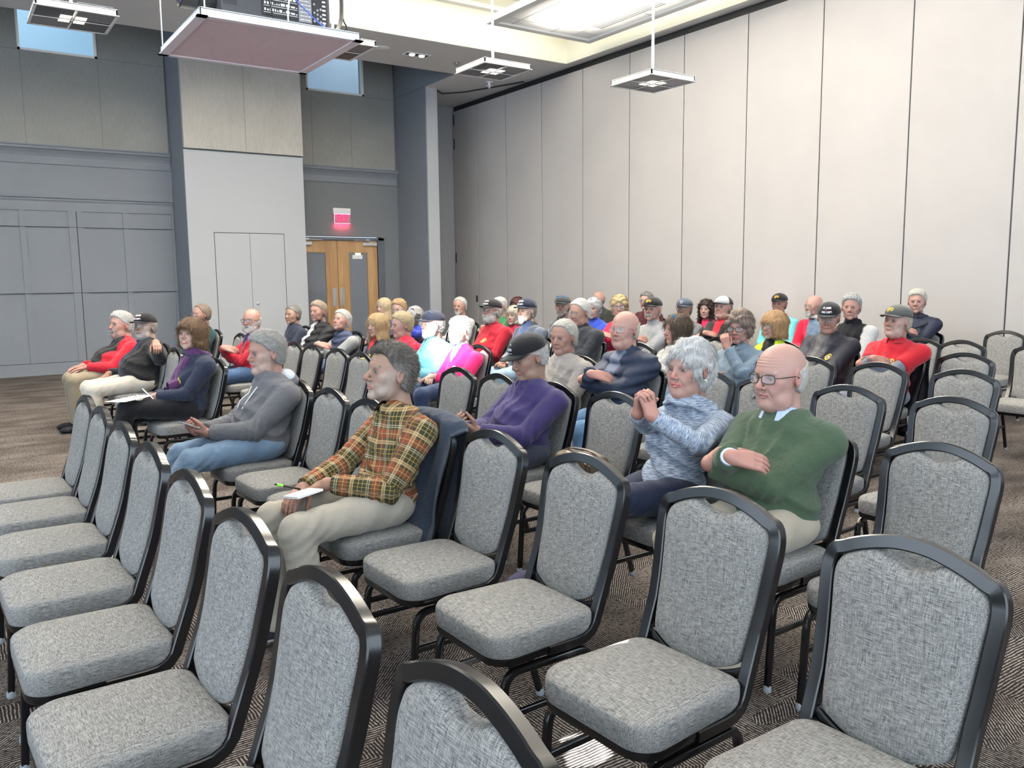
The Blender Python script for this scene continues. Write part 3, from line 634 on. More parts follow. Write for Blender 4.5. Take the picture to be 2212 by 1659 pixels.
def dup(root, loc, rotz):
    r = root.copy(); COL.objects.link(r); r.location = loc; r.rotation_euler = (0, 0, rotz)
    for ch in list(root.children):
        c = ch.copy(); COL.objects.link(c); c.parent = r
        for g_ in ch.children:
            d_ = g_.copy(); COL.objects.link(d_); d_.parent = c
    return r
ORD = ['first', 'second', 'third', 'fourth', 'fifth', 'sixth', 'seventh', 'eighth', 'ninth', 'tenth', 'eleventh', 'twelfth', 'thirteenth', 'fourteenth']
COLX = [.33, 1.50, 2.63, 3.80, 5.04, 6.20, 7.40, 8.60]
ROWN = ['front row of empty chairs', 'second row', 'third row', 'fourth row', 'fifth row', 'sixth row', 'seventh row', 'back row']
# per row: y of every chair; a number or (y, key of the person on it, dx, dyaw)
CH = [
 [.44, 1.03, 1.59, 2.16, 2.74, 3.32, 3.90, 4.47, 4.97],
 [1.00, 1.57, 2.18, 2.75, (3.28, 'plaid'), 3.89, 4.42, (4.95, 'hoodie'), (6.74, 'scarf'), 7.45, 8.15, (8.78, 'vcap', .04), (9.76, 'redheavy')],
 [.95, 1.56, (2.10, 'green'), (2.66, 'white'), 3.30, (3.84, 'purple'), 4.42, 4.92, 6.52, 7.02, 7.62, 8.12, (8.9, 'redbeard'), 9.9, (10.95, 'teal')],
 [1.52, 2.13, 2.70, 3.25, 3.72, (4.32, 'puff'), (5.02, 'graysw'), 5.6, (6.52, 'pink'), (7.08, 'turq'), (7.68, 'redman'), (8.28, 'blonde'), (9.27, 'vest'), (10.0, 'puffer'), (10.9, 'navy')],
 [2.10, 2.71, 3.31, 3.86, (4.40, 'denim'), (5.05, 'longhair'), 5.7, (6.62, 'bigman', .2), (7.22, 'navycap'), (7.92, 'redcap'), 9.0, (9.72, 'phone'), (10.24, 'manb'), (10.78, 'blondeb')],
 [2.62, 3.30, (3.84, 'polo'), (4.43, 'stj'), (5.02, 'bob'), 5.75, (6.55, 'sjfd'), (7.10, 'redwom'), (7.76, 'bluewom', .2), (8.24, 'camo'), (9.02, 'graywom', -.1), (9.82, 'greensw', .2), (10.55, 'bald')],
 [3.32, 3.96, 4.36, (5.0, 'vestman'), (6.65, 'hatman'), (7.25, 'capman'), 7.9, (10.95, 'behind')],
 [(4.35, None, .42), (5.05, 'radio', .1), (6.25, 'redold', .1), (6.85, 'sjfdb', .1), (8.03, 'curly', .1), (9.19, 'maroon', .1), (10.25, 'dkgreen', .1)],
]
CHAIR_AT = {}
proto = make_chair(); used = False
PEOPLE_DESC = {'plaid': 'the man in the plaid shirt', 'hoodie': 'the man in the grey hoodie', 'scarf': 'the woman with the purple scarf', 'vcap': 'the man in a black cap and black jacket', 'redheavy': 'the white-haired man in an open red jacket',
 'green': 'the bald man in the green sweater', 'white': 'the white-haired woman in the blue top', 'purple': 'the man in the purple shirt looking down', 'redbeard': 'the bearded man in the red fleece', 'teal': 'the man in the teal sweater',
 'puff': 'the man in the navy puffer jacket with arms crossed', 'graysw': 'the man in the beige crewneck', 'pink': 'the sunlit man in the pink top', 'turq': 'the man in the turquoise top', 'redman': 'the man in red in profile', 'blonde': 'the blonde woman in a dark jacket',
 'vest': 'the man in the quilted vest', 'puffer': 'the man in the black puffer jacket', 'navy': 'the man in the navy pullover near the storage doors', 'denim': 'the woman in the denim jacket', 'longhair': 'the long-haired woman with sunglasses on her head',
 'bigman': 'the white-haired man in the dark fleece', 'navycap': 'the grey-bearded man in a navy cap', 'redcap': 'the man in a red shirt and black cap', 'phone': 'the woman on the phone', 'manb': 'the man behind the man in red', 'blondeb': 'the long-haired blonde woman at the back left',
 'polo': 'the man in the red polo shirt', 'stj': 'the man in the navy jacket and fire cap', 'bob': 'the woman in the yellow-green top', 'sjfd': 'the moustached man in the grey pullover', 'redwom': 'the short-haired blonde woman in red', 'bluewom': 'the grey-haired woman in blue', 'camo': 'the man in the camouflage top',
 'graywom': 'the grey-blonde woman in red', 'greensw': 'the man in the green sweater behind the red shirt', 'bald': 'the white-haired man in the pale shirt', 'vestman': 'the man in the black vest', 'hatman': 'the man in the black hoodie', 'capman': 'the man in the slate cap',
 'behind': 'the dark-haired woman half hidden', 'radio': 'the man with the radio', 'redold': 'the bearded man in the red coat', 'sjfdb': 'the man in the turquoise shirt and black cap', 'curly': 'the curly-haired woman in pink', 'maroon': 'the man in maroon', 'dkgreen': 'the bald man in dark green'}
def in_frame(p, m=60):
    v = Vector(p) - Vector((0, 0, H_CAM)); c = cam.matrix_world.to_3x3().transposed() @ v
    if c.z > -.05: return False
    u = 1106 + F_PX * c.x / -c.z; vv = 829.5 - F_PX * c.y / -c.z
    return -m < u < 2212 + m and -m < vv < 1659 + m
RJ = random.Random(11)
for ci, row in enumerate(CH):
    k = 0; empties = 0
    for e in row:
        if not isinstance(e, tuple): e = (e, None)
        y, who = e[0], e[1]; x = COLX[ci] + (e[2] if len(e) > 2 else 0)
        if not (in_frame((x - .2, y, .47), 0) or in_frame((x + .3, y, .9), 0) or in_frame((x + .25, y + .2, .7), 0)): continue
        yaw = math.radians(182 + RJ.uniform(-1.5, 1.5)) + (e[3] if len(e) > 3 else 0)
        if not used: c = proto; c.location = (x, y, 0); c.rotation_euler = (0, 0, yaw); used = True
        else: c = dup(proto, (x, y, 0), yaw)
        if who: lab = 'grey banquet chair under ' + PEOPLE_DESC[who]; CHAIR_AT[who] = (x, y)
        else: empties += 1; lab = 'empty grey banquet chair, %s from the near end among the empties of the %s' % (ORD[empties - 1], ROWN[ci].replace(' of empty chairs', ''))
        tag(c, lab, 'chair', 'banquet chairs in the ' + ROWN[ci].replace(' of empty chairs', ''))
# ---------------------------------------------------------------- signed-distance modelling (numpy) for bodies, clothes and hair
A3 = lambda *v: np.array(v, dtype=np.float32)
def smin(a, b, k): h = np.clip(.5 + .5 * (b - a) / k, 0, 1); return b * (1 - h) + a * h - k * h * (1 - h)
def smax(a, b, k): return -smin(-a, -b, k)
def capd(P, a, b, ra, rb=None):
    rb = ra if rb is None else rb; a = np.asarray(a, np.float32); ab = np.asarray(b, np.float32) - a
    q = P - a; t_ = np.clip(q @ ab / max(float(ab @ ab), 1e-9), 0, 1)
    return np.sqrt(((q - t_[:, None] * ab) ** 2).sum(1)) - (ra + (rb - ra) * t_)
def elld(P, c, r, R=None):
    q = P - np.asarray(c, np.float32)
    if R is not None: q = q @ R
    r = np.asarray(r, np.float32); k0 = np.sqrt(((q / r) ** 2).sum(1)); k1 = np.sqrt(((q / r ** 2) ** 2).sum(1)) + 1e-9
    return k0 * (k0 - 1) / k1
def sph(P, c, r): q = P - np.asarray(c, np.float32); return np.sqrt((q * q).sum(1)) - r
def nets(fn, lo, hi, h):
    ax = [np.arange(l, u + h, h, dtype=np.float32) for l, u in zip(lo, hi)]
    n = [len(a) for a in ax]; G = np.stack(np.meshgrid(*ax, indexing='ij'), -1).reshape(-1, 3)
    # coarse cull: evaluate everything in slabs to bound memory
    F = np.empty(len(G), np.float32)
    for i in range(0, len(G), 400000): F[i:i + 400000] = fn(G[i:i + 400000])
    F = F.reshape(n); I = F < 0
    S = np.zeros([m - 1 for m in n], np.int8)
    for c in np.ndindex(2, 2, 2): S += I[c[0]:n[0] - 1 + c[0], c[1]:n[1] - 1 + c[1], c[2]:n[2] - 1 + c[2]]
    act = (S > 0) & (S < 8); C = np.argwhere(act)
    if not len(C): return np.zeros((0, 3), np.float32), np.zeros((0, 4), np.int32)
    idx = np.full(S.shape, -1, np.int32); idx[act] = np.arange(len(C))
    acc = np.zeros((len(C), 3), np.float32); cnt = np.zeros(len(C), np.float32)
    for a in range(3):
        for o1 in (0, 1):
            for o2 in (0, 1):
                p = np.zeros(3, int); b, c = [(1, 2), (0, 2), (0, 1)][a]; p[b] = o1; p[c] = o2; q = p.copy(); q[a] = 1
                f0 = F[tuple((C + p).T)]; f1 = F[tuple((C + q).T)]; m = (f0 < 0) != (f1 < 0)
                tt = np.where(m, f0 / np.where(m, f0 - f1, 1), 0); pos = np.repeat(p[None].astype(np.float32), len(C), 0); pos[:, a] = tt
                acc[m] += pos[m]; cnt[m] += 1
    V = (C + acc / cnt[:, None]) * h + np.array([a[0] for a in ax], np.float32)
    Q = []
    for a in range(3):
        b, c = [(1, 2), (2, 0), (0, 1)][a]
        sl0 = [slice(None)] * 3; sl1 = [slice(None)] * 3; sl0[a] = slice(0, -1); sl1[a] = slice(1, None)
        X = I[tuple(sl0)] != I[tuple(sl1)]; E = np.argwhere(X)
        E = E[(E[:, b] > 0) & (E[:, c] > 0) & (E[:, b] < n[b] - 1) & (E[:, c] < n[c] - 1)]
        if not len(E): continue
        eb = np.zeros(3, int); eb[b] = 1; ec = np.zeros(3, int); ec[c] = 1
        q = np.stack([idx[tuple((E - eb - ec).T)], idx[tuple((E - ec).T)], idx[tuple(E.T)], idx[tuple((E - eb).T)]], 1)
        fl = ~I[tuple(E.T)]; q[fl] = q[fl][:, ::-1]; Q.append(q)
    return V.astype(np.float32), np.concatenate(Q).astype(np.int32)
def wob(P, f, s=0.):
    x, y, z = P[:, 0] * f, P[:, 1] * f, P[:, 2] * f
    return (np.sin(x * 1.1 + 1.7 * np.sin(y * .7 + s) + s) * np.sin(y * 1.3 + 1.3 * np.sin(z * .9 + s * 2)) + np.sin(z * 1.2 + 1.5 * np.sin(x * .8 - s))) * .5
def rotm(yaw, pitch=0, roll=0):
    cy, sy = math.cos(yaw), math.sin(yaw); cp, sp = math.cos(pitch), math.sin(pitch); cr, sr = math.cos(roll), math.sin(roll)
    Rz = np.array([[cy, -sy, 0], [sy, cy, 0], [0, 0, 1]]); Ry = np.array([[cp, 0, -sp], [0, 1, 0], [sp, 0, cp]]); Rx = np.array([[1, 0, 0], [0, cr, -sr], [0, sr, cr]])
    return (Rz @ Ry @ Rx).astype(np.float32)
# ---- head, local frame: faces +X, z up, chin at -.115, crown at +.115
def head_sdf(P, o):
    P = P.copy(); Y = np.abs(P[:, 1]); Q = P.copy(); Q[:, 1] = Y
    w = o['w']; f = o['fat']; fem = o['fem']
    d = elld(P, (-.014, 0, .028), (.100, .079 * w, .089))
    d = smin(d, elld(P, (.020, 0, -.022), (.066, .063 * w, .088)), .03)
    d = smin(d, elld(P, (.018, 0, -.070), (.056, .051 * w + .005 * f, .036 - .003 * fem)), .022)
    d = smin(d, sph(Q, (.071 - .004 * fem, .006, -.097), .0155), .018)
    if f > 0: d = smin(d, elld(P, (.022, 0, -.098), (.052, .050 + .012 * f, .030 + .008 * f)), .03)
    d = smin(d, sph(Q, (.056, .041 * w, -.018), .0205), .018)
    d = smin(d, capd(Q, (.0795 - .003 * fem, .008, .0245), (.068, .040 * w, .022), .0088, .007), .012)
    d = smax(d, -elld(Q, (.0925, .0305, .001), (.019, .0165, .0115)), .010)
    # eyelids
    d = smin(d, smax(sph(Q, (.0688, .0305, .0005), .0142), -(Q[:, 2] - .0035 - .10 * (Q[:, 0] - .07)), .001), .002)
    d = smin(d, smax(sph(Q, (.0685, .0305, .0005), .0136), Q[:, 2] + .0055, .001), .003)
    n = o['nose']
    d = smin(d, capd(P, (.0815, 0, .014), (.1005 + .006 * n, 0, -.026), .0058, .0098 + .001 * n), .007)
    d = smin(d, sph(P, (.1015 + .006 * n, 0, -.0285), .0100 + .001 * n), .004)
    d = smin(d, elld(Q, (.0925, .0125, -.0325), (.0095, .0075, .0070)), .004)
    d = smax(d, -sph(Q, (.0985, .0065, -.0395), .0032), .002)
    # cheeks, folds, mouth
    d = smin(d, sph(Q, (.062, .030 * w, -.045), .0185 + .004 * f), .02)
    d = smax(d, -capd(Q, (.0905, .019, -.034), (.0775, .0325, -.066), .0016), .006)
    d = smin(d, capd(Q, (.0905, 0, -.0560), (.0795, .0225, -.0605), .0050 + .0012 * fem, .0028), .005)
    d = smin(d, capd(Q, (.0890, 0, -.0655), (.0795, .0200, -.0640), .0056 + .0014 * fem, .0030), .004)
    mz = -.0608 + o['smile'] * 5.5 * Q[:, 1] ** 2
    d = smax(d, -np.maximum(np.sqrt((P[:, 0] - .094 + 8 * Q[:, 1] ** 2) ** 2 + (P[:, 2] - mz) ** 2) - .0034, Q[:, 1] - .0245), .0022)
    if o.get('age', 1 - .7 * fem) > 0:
        ag = o.get('age', 1 - .7 * fem); x_, z_ = P[:, 0], P[:, 2]
        d = d + ag * .0011 * np.sin(z_ * 620 + 30 * Y) * S_(z_, .036, .046) * (1 - S_(z_, .068, .080)) * S_(x_, .03, .05)
        d = d + ag * .0010 * np.sin(z_ * 700 + Y * 260) * np.exp(-((Q - A3(.052, .062 * w, .002)) ** 2).sum(1) / .00016)
        d = smin(d, capd(Q, (.0815, .020, -.0165), (.074, .042, -.0140), .0032 + .0012 * ag), .006)
        d = d + ag * .0018 * np.sin(z_ * 300 - x_ * 120) * S_(-z_, .105, .13)
        d = smin(d, sph(Q, (.050, .040 * w, -.078), .013 + .003 * ag), .02)
    # ears
    Re = rotm(.35, .12).astype(np.float32)
    e = smax(elld(Q, (-.010, .0775 * w, -.004), (.0185, .0085, .0325), Re), -elld(Q, (-.006, .0855 * w, -.001), (.0095, .0058, .0195), Re), .004)
    d = smin(d, e, .005)
    # neck
    nb = o['neck']; d = smin(d, capd(P, (-.036, 0, -.055), nb, (.046 + .004 * f) * o['nk'], .053 * o['nk']), .014)
    return d
SK = {'fair': (.60, .39, .315), 'pink': (.58, .335, .275), 'tan': (.43, .265, .195), 'ruddy': (.50, .285, .225), 'pale': (.66, .48, .41)}
def S_(x, a, b): return np.clip((x - a) / (b - a), 0, 1)
def head_cols(P, o):
    base = np.array(SK[o['skin']], np.float32) * .64; C = np.repeat(base[None], len(P), 0); Y = np.abs(P[:, 1]); Q = P.copy(); Q[:, 1] = Y
    red = base * np.array([1.0, .66, .66], np.float32)
    def mixin(c, m): nonlocal C; m = np.clip(m, 0, 1)[:, None]; C = C * (1 - m) + np.asarray(c, np.float32) * m
    mixin(red, .55 * (1 - S_(sph(Q, (.06, .04, -.02), .0), .012, .032))); mixin(red, .7 * (1 - S_(sph(P, (.104, 0, -.028), 0), .010, .020)))
    mixin(red, .5 * S_(-sph(Q, (-.01, .082, 0), .035), 0, .01))
    mixin(base * .62, .7 * (1 - S_(elld(Q, (.083, .0305, -.001), (.012, .017, .012)), 0, .006)))
    mixin(base * .9, .3 * S_(wob(P, 90, 2), .2, .8))
    lip = np.array((.50, .22, .20) if not o['fem'] else (.52, .16, .16), np.float32) * (base / base.max()) ** .2
    mixin(lip, (.85 if o['fem'] else .5) * (1 - S_(np.minimum(capd(Q, (.093, 0, -.0565), (.081, .0225, -.0603), .0045), capd(Q, (.092, 0, -.0650), (.081, .0195, -.0635), .0050)), 0, .0022)))
    mixin((.06, .02, .02), .9 * (1 - S_(np.maximum(np.abs(P[:, 2] + .0608 - o['smile'] * 5.5 * Y ** 2) - .0010, Y - .023), 0, .0012)) * (P[:, 0] > .07))
    if o['smile'] > .5: mixin((.75, .72, .68), .8 * (1 - S_(np.maximum(np.abs(P[:, 2] + .0605 - o['smile'] * 5.5 * Y ** 2) - .0016, Y - .014), 0, .001)) * (P[:, 0] > .075))
    hc = np.array(o['brow'], np.float32)
    mixin(hc, (.75 if not o['fem'] else .6) * (1 - S_(capd(Q, (.083, .013, .0235), (.070, .044, .0235), .0042), 0, .003)))
    if o['stub']:
        z = 1 - S_(np.maximum(P[:, 2] + .028 - 1.2 * S_(Y, .03, .08) * .03, -P[:, 2] - .118), 0, .022); z = z * S_(P[:, 0], -.02, .02)
        z *= S_(np.minimum(capd(Q, (.093, 0, -.0565), (.081, .0225, -.0603), .0045), capd(Q, (.092, 0, -.065), (.081, .0195, -.0635), .0045)), 0, .004)
        z *= S_(P[:, 2] * -1, .040, .046) + (1 - S_(P[:, 2] * -1, .040, .046)) * S_(Y, .045, .06)
        mixin(o['stubc'], z * o['stub'] * np.random.default_rng(3).uniform(.35, 1., len(P)))
    return C
def hair_sdf(P, o):
    st = o['hair']; Q = P.copy(); Q[:, 1] = np.abs(Q[:, 1]); w = o['w']; x, z = P[:, 0], P[:, 2]; Y = Q[:, 1]
    cr = elld(P, (-.014, 0, .028), (.100, .079 * w, .089)); cr = smin(cr, elld(P, (-.03, 0, -.02), (.075, .070 * w, .07)), .02)
    strand = .0011 * np.sin(Y * 420 + 6 * np.sin(x * 30) + z * 90) + .0010 * np.sin(x * 130 + Y * 300 + 4 * np.sin(z * 40))
    v = o['vol']
    if st in ('short', 'spiky', 'curly', 'thin', 'bald'):
        zc = np.interp(x, [-.12, -.05, -.022, -.008, .012, .030, .046, .066, .078, .09], [-.075, -.066, -.050, .012, .018, .028, .052, .068, .078, .088]).astype(np.float32)
        zc = zc + (.020 if st == 'thin' else .0) * S_(x, .02, .06) + o['rec'] * .03 * S_(x, .03, .06) * S_(Y, .01, .04)
        t_ = .0035 + v * (.0055 * S_(z, .0, .07) + .0085 * S_(z, .06, .10) * S_(x, -.05, .04))
        if st == 'curly': t_ = t_ + .012 + .006 * wob(P, 150, 1) + .005 * wob(P, 260, 3)
        if st == 'spiky': t_ = t_ + .004 * np.abs(np.sin(x * 110 + Y * 60 + 2 * np.sin(Y * 90))) * S_(z, .06, .1) + .002 * wob(P, 220)
        d = smax(cr - t_ - strand, zc - z, .006)
        if st == 'bald': d = smax(cr - .0035 - strand * .6, np.maximum(zc - z, z - (.052 - .45 * S_(x, -.10, .05) * .12)), .006); d = np.maximum(d, x - .022)
        if st == 'thin': d = smax(cr - .005 - v * .004 - strand, zc - z, .006)
        return d
    if st == 'pixie':
        d = elld(P, (-.018, 0, .032), (.110, .089 * w, .098)); d = smin(d, elld(P, (-.032, 0, -.02), (.084, .080 * w, .07)), .03)
        op = smin(elld(P, (.098, 0, -.035), (.062, .062, .092)), elld(P, (.055, 0, -.11), (.09, .10, .06)), .02)
        d = smax(d - strand * 1.5 - v * (.003 + .0035 * np.sin(x * 75 + Y * 95 + 3 * np.sin(z * 40))), -op, .008)
        ear = elld(Q, (-.002, .085 * w, -.012), (.022, .02, .03)); return smax(d, -ear, .006)
    # bob / long
    L = {'bob': -.10, 'chin': -.12, 'long': -.27, 'curlylong': -.24}[st]
    d = elld(P, (-.016, 0, .030), (.110, .090 * w, .098))
    cur = smax(np.sqrt(((x + .018) / .094) ** 2 + (P[:, 1] / .090 / w) ** 2) * .09 - .09 * (1 + .13 * S_(-z, .02, .14)), np.maximum(z - .04, L - z + .03 * S_(x, -.1, .05)), .02)
    d = smin(d, cur, .035)
    op = smin(elld(P, (.098, 0, -.022), (.064, .057, .086)), elld(P, (.085, 0, -.16), (.10, .065, .12)), .03)
    st_ = strand * 1.8 + (.010 * wob(P, 110, 2) + .006 * wob(P, 230) if 'curly' in st else .0007 * np.sin(np.arctan2(P[:, 1], x + .02) * 26 + z * 20))
    d = smax(d - st_ - v * .004, -op, .010)
    fr = smax(elld(P, (-.012, 0, .032), (.109, .086 * w, .093)), np.maximum(.052 + .02 * S_(x, .05, .09) - z - .3 * (P[:, 1] + .02) * (1 if v >= 0 else 0), -x), .006)
    if st in ('bob', 'chin'): fr = smax(elld(P, (-.010, 0, .03), (.112, .088 * w, .096)), np.maximum(.036 - z, -x), .006)
    d = smin(d, fr - strand, .008)
    nk = capd(P, (-.02, 0, -.06), o['neck'], .040); return smax(d, -nk, .01)
def beard_sdf(P, o, hd):
    Q = P.copy(); Q[:, 1] = np.abs(Q[:, 1]); Y = Q[:, 1]; b = o['beard']; x, z = P[:, 0], P[:, 2]
    st = .0015 * np.sin(Y * 500 + z * 200) + .0015 * np.sin(z * 430 + Y * 130)
    if b == 'mous': zone = elld(Q, (.088, .012, -.0515), (.022, .026, .0085)); zone = np.minimum(zone, capd(Q, (.084, .028, -.055), (.078, .031, -.078), .006)); return smax(hd - .0055 - st, zone, .003)
    mouth = elld(P, (.09, 0, -.0615), (.03, .0205, .0065))
    if b == 'goat': zone = np.maximum(elld(P, (.075, 0, -.080), (.05, .036, .045)), z + .045)
    else: zone = np.maximum(np.maximum(z + np.interp(Y, [0, .02, .04, .06, .09], [.042, .044, .055, .03, -.02]).astype(np.float32), -.014 - x + .2 * S_(-z, .05, .1) * .1), -z - .15)
    t_ = {'full': .011, 'short': .0055, 'goat': .008, 'long': .020}[b] * (.55 + .45 * S_(-z, .05, .10))
    return smax(smax(hd - t_ - st, zone, .006), -mouth, .003)
def blades(V, F, n, comb, L, wd, seed, lift=.25, rnd=.25, keep=None):
    rg = np.random.default_rng(seed); a, b, c, d_ = (V[F[:, k]] for k in range(4)); nr = np.cross(c - a, d_ - b); ar = np.sqrt((nr ** 2).sum(1)) + 1e-12; nr = nr / ar[:, None]
    if keep is not None: ar = ar * keep((a + c) / 2)
    k = rg.choice(len(F), n, p=ar / ar.sum()); u, v = rg.random((2, n, 1)).astype(np.float32); p = (a[k] * (1 - u) + b[k] * u) * (1 - v) + (d_[k] * (1 - u) + c[k] * u) * v; nn = nr[k]
    d = comb(p); d = d - nn * (d * nn).sum(1)[:, None]; d /= np.sqrt((d ** 2).sum(1))[:, None] + 1e-9; d = d + rg.normal(0, rnd, (n, 3)); d /= np.sqrt((d ** 2).sum(1))[:, None]
    s = np.cross(d, nn); s /= np.sqrt((s ** 2).sum(1))[:, None] + 1e-9; Ls = (L * rg.uniform(.6, 1.25, (n, 1))); w_ = wd * rg.uniform(.7, 1.3, (n, 1)); q0 = p - nn * .0015; R_ = []
    for f, lf, tw in ((0, 0, 1.), (.35, lift * .30, .95), (.7, lift * .42, .75), (1., lift * .40, .15)):
        m = q0 + d * Ls * f + nn * Ls * lf; R_ += [m - s * w_ * tw, m + s * w_ * tw]
    X = np.stack(R_, 1).reshape(-1, 3); base = (np.arange(n) * 8)[:, None]; Q = np.concatenate([base + np.array([[2 * j, 2 * j + 1, 2 * j + 3, 2 * j + 2]]) for j in range(3)]); sh = np.repeat(rg.uniform(.72, 1.22, n), 8)[:, None]
    return X.astype(np.float32), Q.astype(np.int32), sh.astype(np.float32), np.repeat(k, 8)
def comb_field(st):
    def f(p):
        n = len(p); d = np.zeros((n, 3)); cr = np.array([-.045, .012, .12]); rad = p - cr
        if st in ('short', 'thin', 'bald', 'spiky'):
            sd = np.clip((.085 - p[:, 2]) / .05, 0, 1); d[:, 0] = -.8; d[:, 2] = -.55 * sd; d[:, 1] = .5 * (1 - sd) * np.sign(.02 - p[:, 1]) * -.9; fr = np.clip((p[:, 0] - .03) / .03, 0, 1) * (1 - sd); d[:, 1] = d[:, 1] * (1 - fr) - .9 * fr; d[:, 0] *= (1 - .6 * fr)
            if st == 'spiky': d[:, 2] += 1.6 * (1 - sd) * fr; d[:, 0] += .5 * fr
        else: d = rad * np.array([1, 1, .6]); d[:, 2] -= .08
        if 'curly' in st: d = d + np.stack([np.sin(p[:, 1] * 300), np.sin(p[:, 2] * 280), np.sin(p[:, 0] * 310)], 1) * .12
        return d
    return f
def hand_parts(W, dr, nr, left, curl, spread=.0, hs=1.):
    dr = np.asarray(dr, float); dr /= np.linalg.norm(dr); nr = np.asarray(nr, float); nr = nr - dr * (nr @ dr); nr /= np.linalg.norm(nr)
    s = np.cross(dr, nr) * (-1 if left else 1); W = np.asarray(W, float); out = []; fing = []
    for off, L in ((.030, .92), (.010, 1.0), (-.011, .94), (-.030, .76)):
        K = W + (dr * .088 + s * off + nr * (-.003)) * hs
        out.append((W + (dr * .014 + s * off * .55) * hs, K, .0165 * hs, .0118 * hs))
        p = K; a = curl * .55; seg = []
        for ln, r0, r1 in ((.042, .0102, .0092), (.026, .0092, .0084), (.021, .0084, .0070)):
            dd = dr * math.cos(a) + nr * math.sin(a) + s * off * spread * 8; dd /= np.linalg.norm(dd); q = p + dd * ln * L * hs; seg.append((p, q, r0 * hs, r1 * hs)); p = q; a += curl * (1. if ln > .03 else .8)
        fing.append(seg)
    T = W + (dr * .022 + s * .024 + nr * .006) * hs; d1 = dr * .62 + s * .62 + nr * (.25 + .4 * curl); d1 /= np.linalg.norm(d1); d2 = dr * .85 + s * (.35 - .35 * min(curl, 1)) + nr * (.25 + .3 * curl); d2 /= np.linalg.norm(d2)
    t1 = T + d1 * .042 * hs; t2 = t1 + d2 * .032 * hs; t3 = t2 + d2 * .024 * hs
    fing.append([(T, t1, .0150 * hs, .0115 * hs), (t1, t2, .0112 * hs, .0100 * hs), (t2, t3, .0100 * hs, .0078 * hs)])
    return out, fing
def hand_sdf(P, parts, W, back):
    pal, fg = parts; d = None
    for a, b, r0, r1 in pal: e = capd(P, a, b, r0, r1); d = e if d is None else smin(d, e, .012)
    d = smin(d, capd(P, W, back, .0265, .031), .02)
    for seg in fg:
        f = None
        for a, b, r0, r1 in seg: e = capd(P, a, b, r0, r1); f = e if f is None else smin(f, e, .002)
        d = smin(d, f, .0035)
    return d
def ik(S, W, l1, l2, pole):
    S = np.asarray(S, float); W = np.asarray(W, float); D = W - S; L = np.linalg.norm(D); sc = max(1., L / (l1 + l2) * 1.01); l1 *= sc; l2 *= sc
    u = D / L; a = (l1 * l1 - l2 * l2 + L * L) / (2 * L); h = math.sqrt(max(l1 * l1 - a * a, 0)); p = np.asarray(pole, float); p = p - u * (p @ u); p /= np.linalg.norm(p); return S + u * a + p * h
# hands: (wrist, finger direction, palm normal, curl); y>0 is the person's left
POSES = {
 'lap': (((.19, .045, .675), (.62, -.70, -.22), (-.1, -.2, -1), .45), ((.17, -.05, .668), (.62, .72, -.10), (.1, .1, -1), .45)),
 'knees': (((.26, .115, .665), (.95, -.15, -.2), (0, 0, -1), .25), ((.26, -.115, .665), (.95, .15, -.2), (0, 0, -1), .25)),
 'cross': (((.175, -.085, .825), (-.92, -.40, -.05), (-1, .2, 0), .7), ((.215, .05, .880), (-.80, .58, -.20), (-.60, -.42, -.68), .32)),
 'phonelow': (((.26, .045, .665), (.8, -.40, .15), (-.2, -.5, .85), .85), ((.26, -.045, .665), (.8, .40, .15), (-.2, .5, .85), .85)),
 'up40': (((.245, .145, .965), (.10, -.30, .93), (-.25, -.95, -.2), 1.1), ((.25, .065, .965), (.10, .35, .93), (-.25, .95, -.2), 1.1)),
 'phone': (((.27, .045, .715), (.75, -.42, .35), (-.2, -.5, .85), .85), ((.27, -.045, .715), (.75, .42, .35), (-.2, .5, .85), .85)),
 'chin': (((.075, .045, 1.0), (.05, -.25, .95), (-.75, -.6, .1), 1.15), ((.16, -.03, .77), (.1, .95, 0), (-.9, 0, -.3), .3)),
 'up': (((.25, .045, .955), (.12, -.35, .93), (-.2, -.95, -.2), 1.0), ((.25, -.035, .955), (.12, .35, .93), (-.2, .95, -.2), 1.0)),
 'backarm': (((-.08, .62, .99), (.10, .9, -.45), (0, -.4, -.9), .8), ((.20, -.10, .655), (.85, .1, -.5), (0, 0, -1), .3)),
 'ear': (((.10, .10, 1.09), (-.15, -.35, .92), (-.3, -.9, 0), .7), ((.16, -.05, .67), (.7, .7, -.1), (0, 0, -1), .4)),
 'one': (((.17, .02, .80), (.2, -.9, .1), (-.9, -.2, -.3), .4), ((.2, -.1, .68), (.9, .3, -.1), (0, 0, -1), .3)),
}
m_skin = mat('skin', (.6, .4, .3), .48, spec=.35, attr=True); t = NT(m_skin); tc = t.n('TexCoord')
n = t.n('TexNoise', vec=(tc, 'Object'), scale=260., detail=3.); bump(t, n, .12, .002)
m_hair = mat('hair', (.3, .3, .3), .55, spec=.3, attr=True); t = NT(m_hair); tc = t.n('TexCoord')
n = t.n('TexNoise', vec=scaled(t, (tc, 'Object'), (70, 520, 380)), scale=1., detail=3.); r = ramp(t, n, [(.3, (.70, .70, .70)), (.7, (1.18, 1.18, 1.18))])
at = [x for x in t.nt.nodes if x.bl_idname == 'ShaderNodeAttribute'][0]; mx = mixc(t, 1., (at, 0), r, 'MULTIPLY'); t.l(mx, 2, t.b, 'Base Color'); bump(t, n, .35, .003)
m_cloth = cloth('woven_cloth'); m_fleece = cloth('fleece_cloth', .97, .7, 420.); m_shell = cloth('nylon_cloth', .62, .25, 60., 0.); m_denim = cloth('denim_cloth', .9, .5, 700.)
m_eye = mat('eye', (.8, .8, .8), .15, attr=True); m_gl = mat('spectacle_frame', (.02, .018, .018), .3); m_glm = mat('metal_spectacle_frame', (.25, .22, .2), .3, .8)
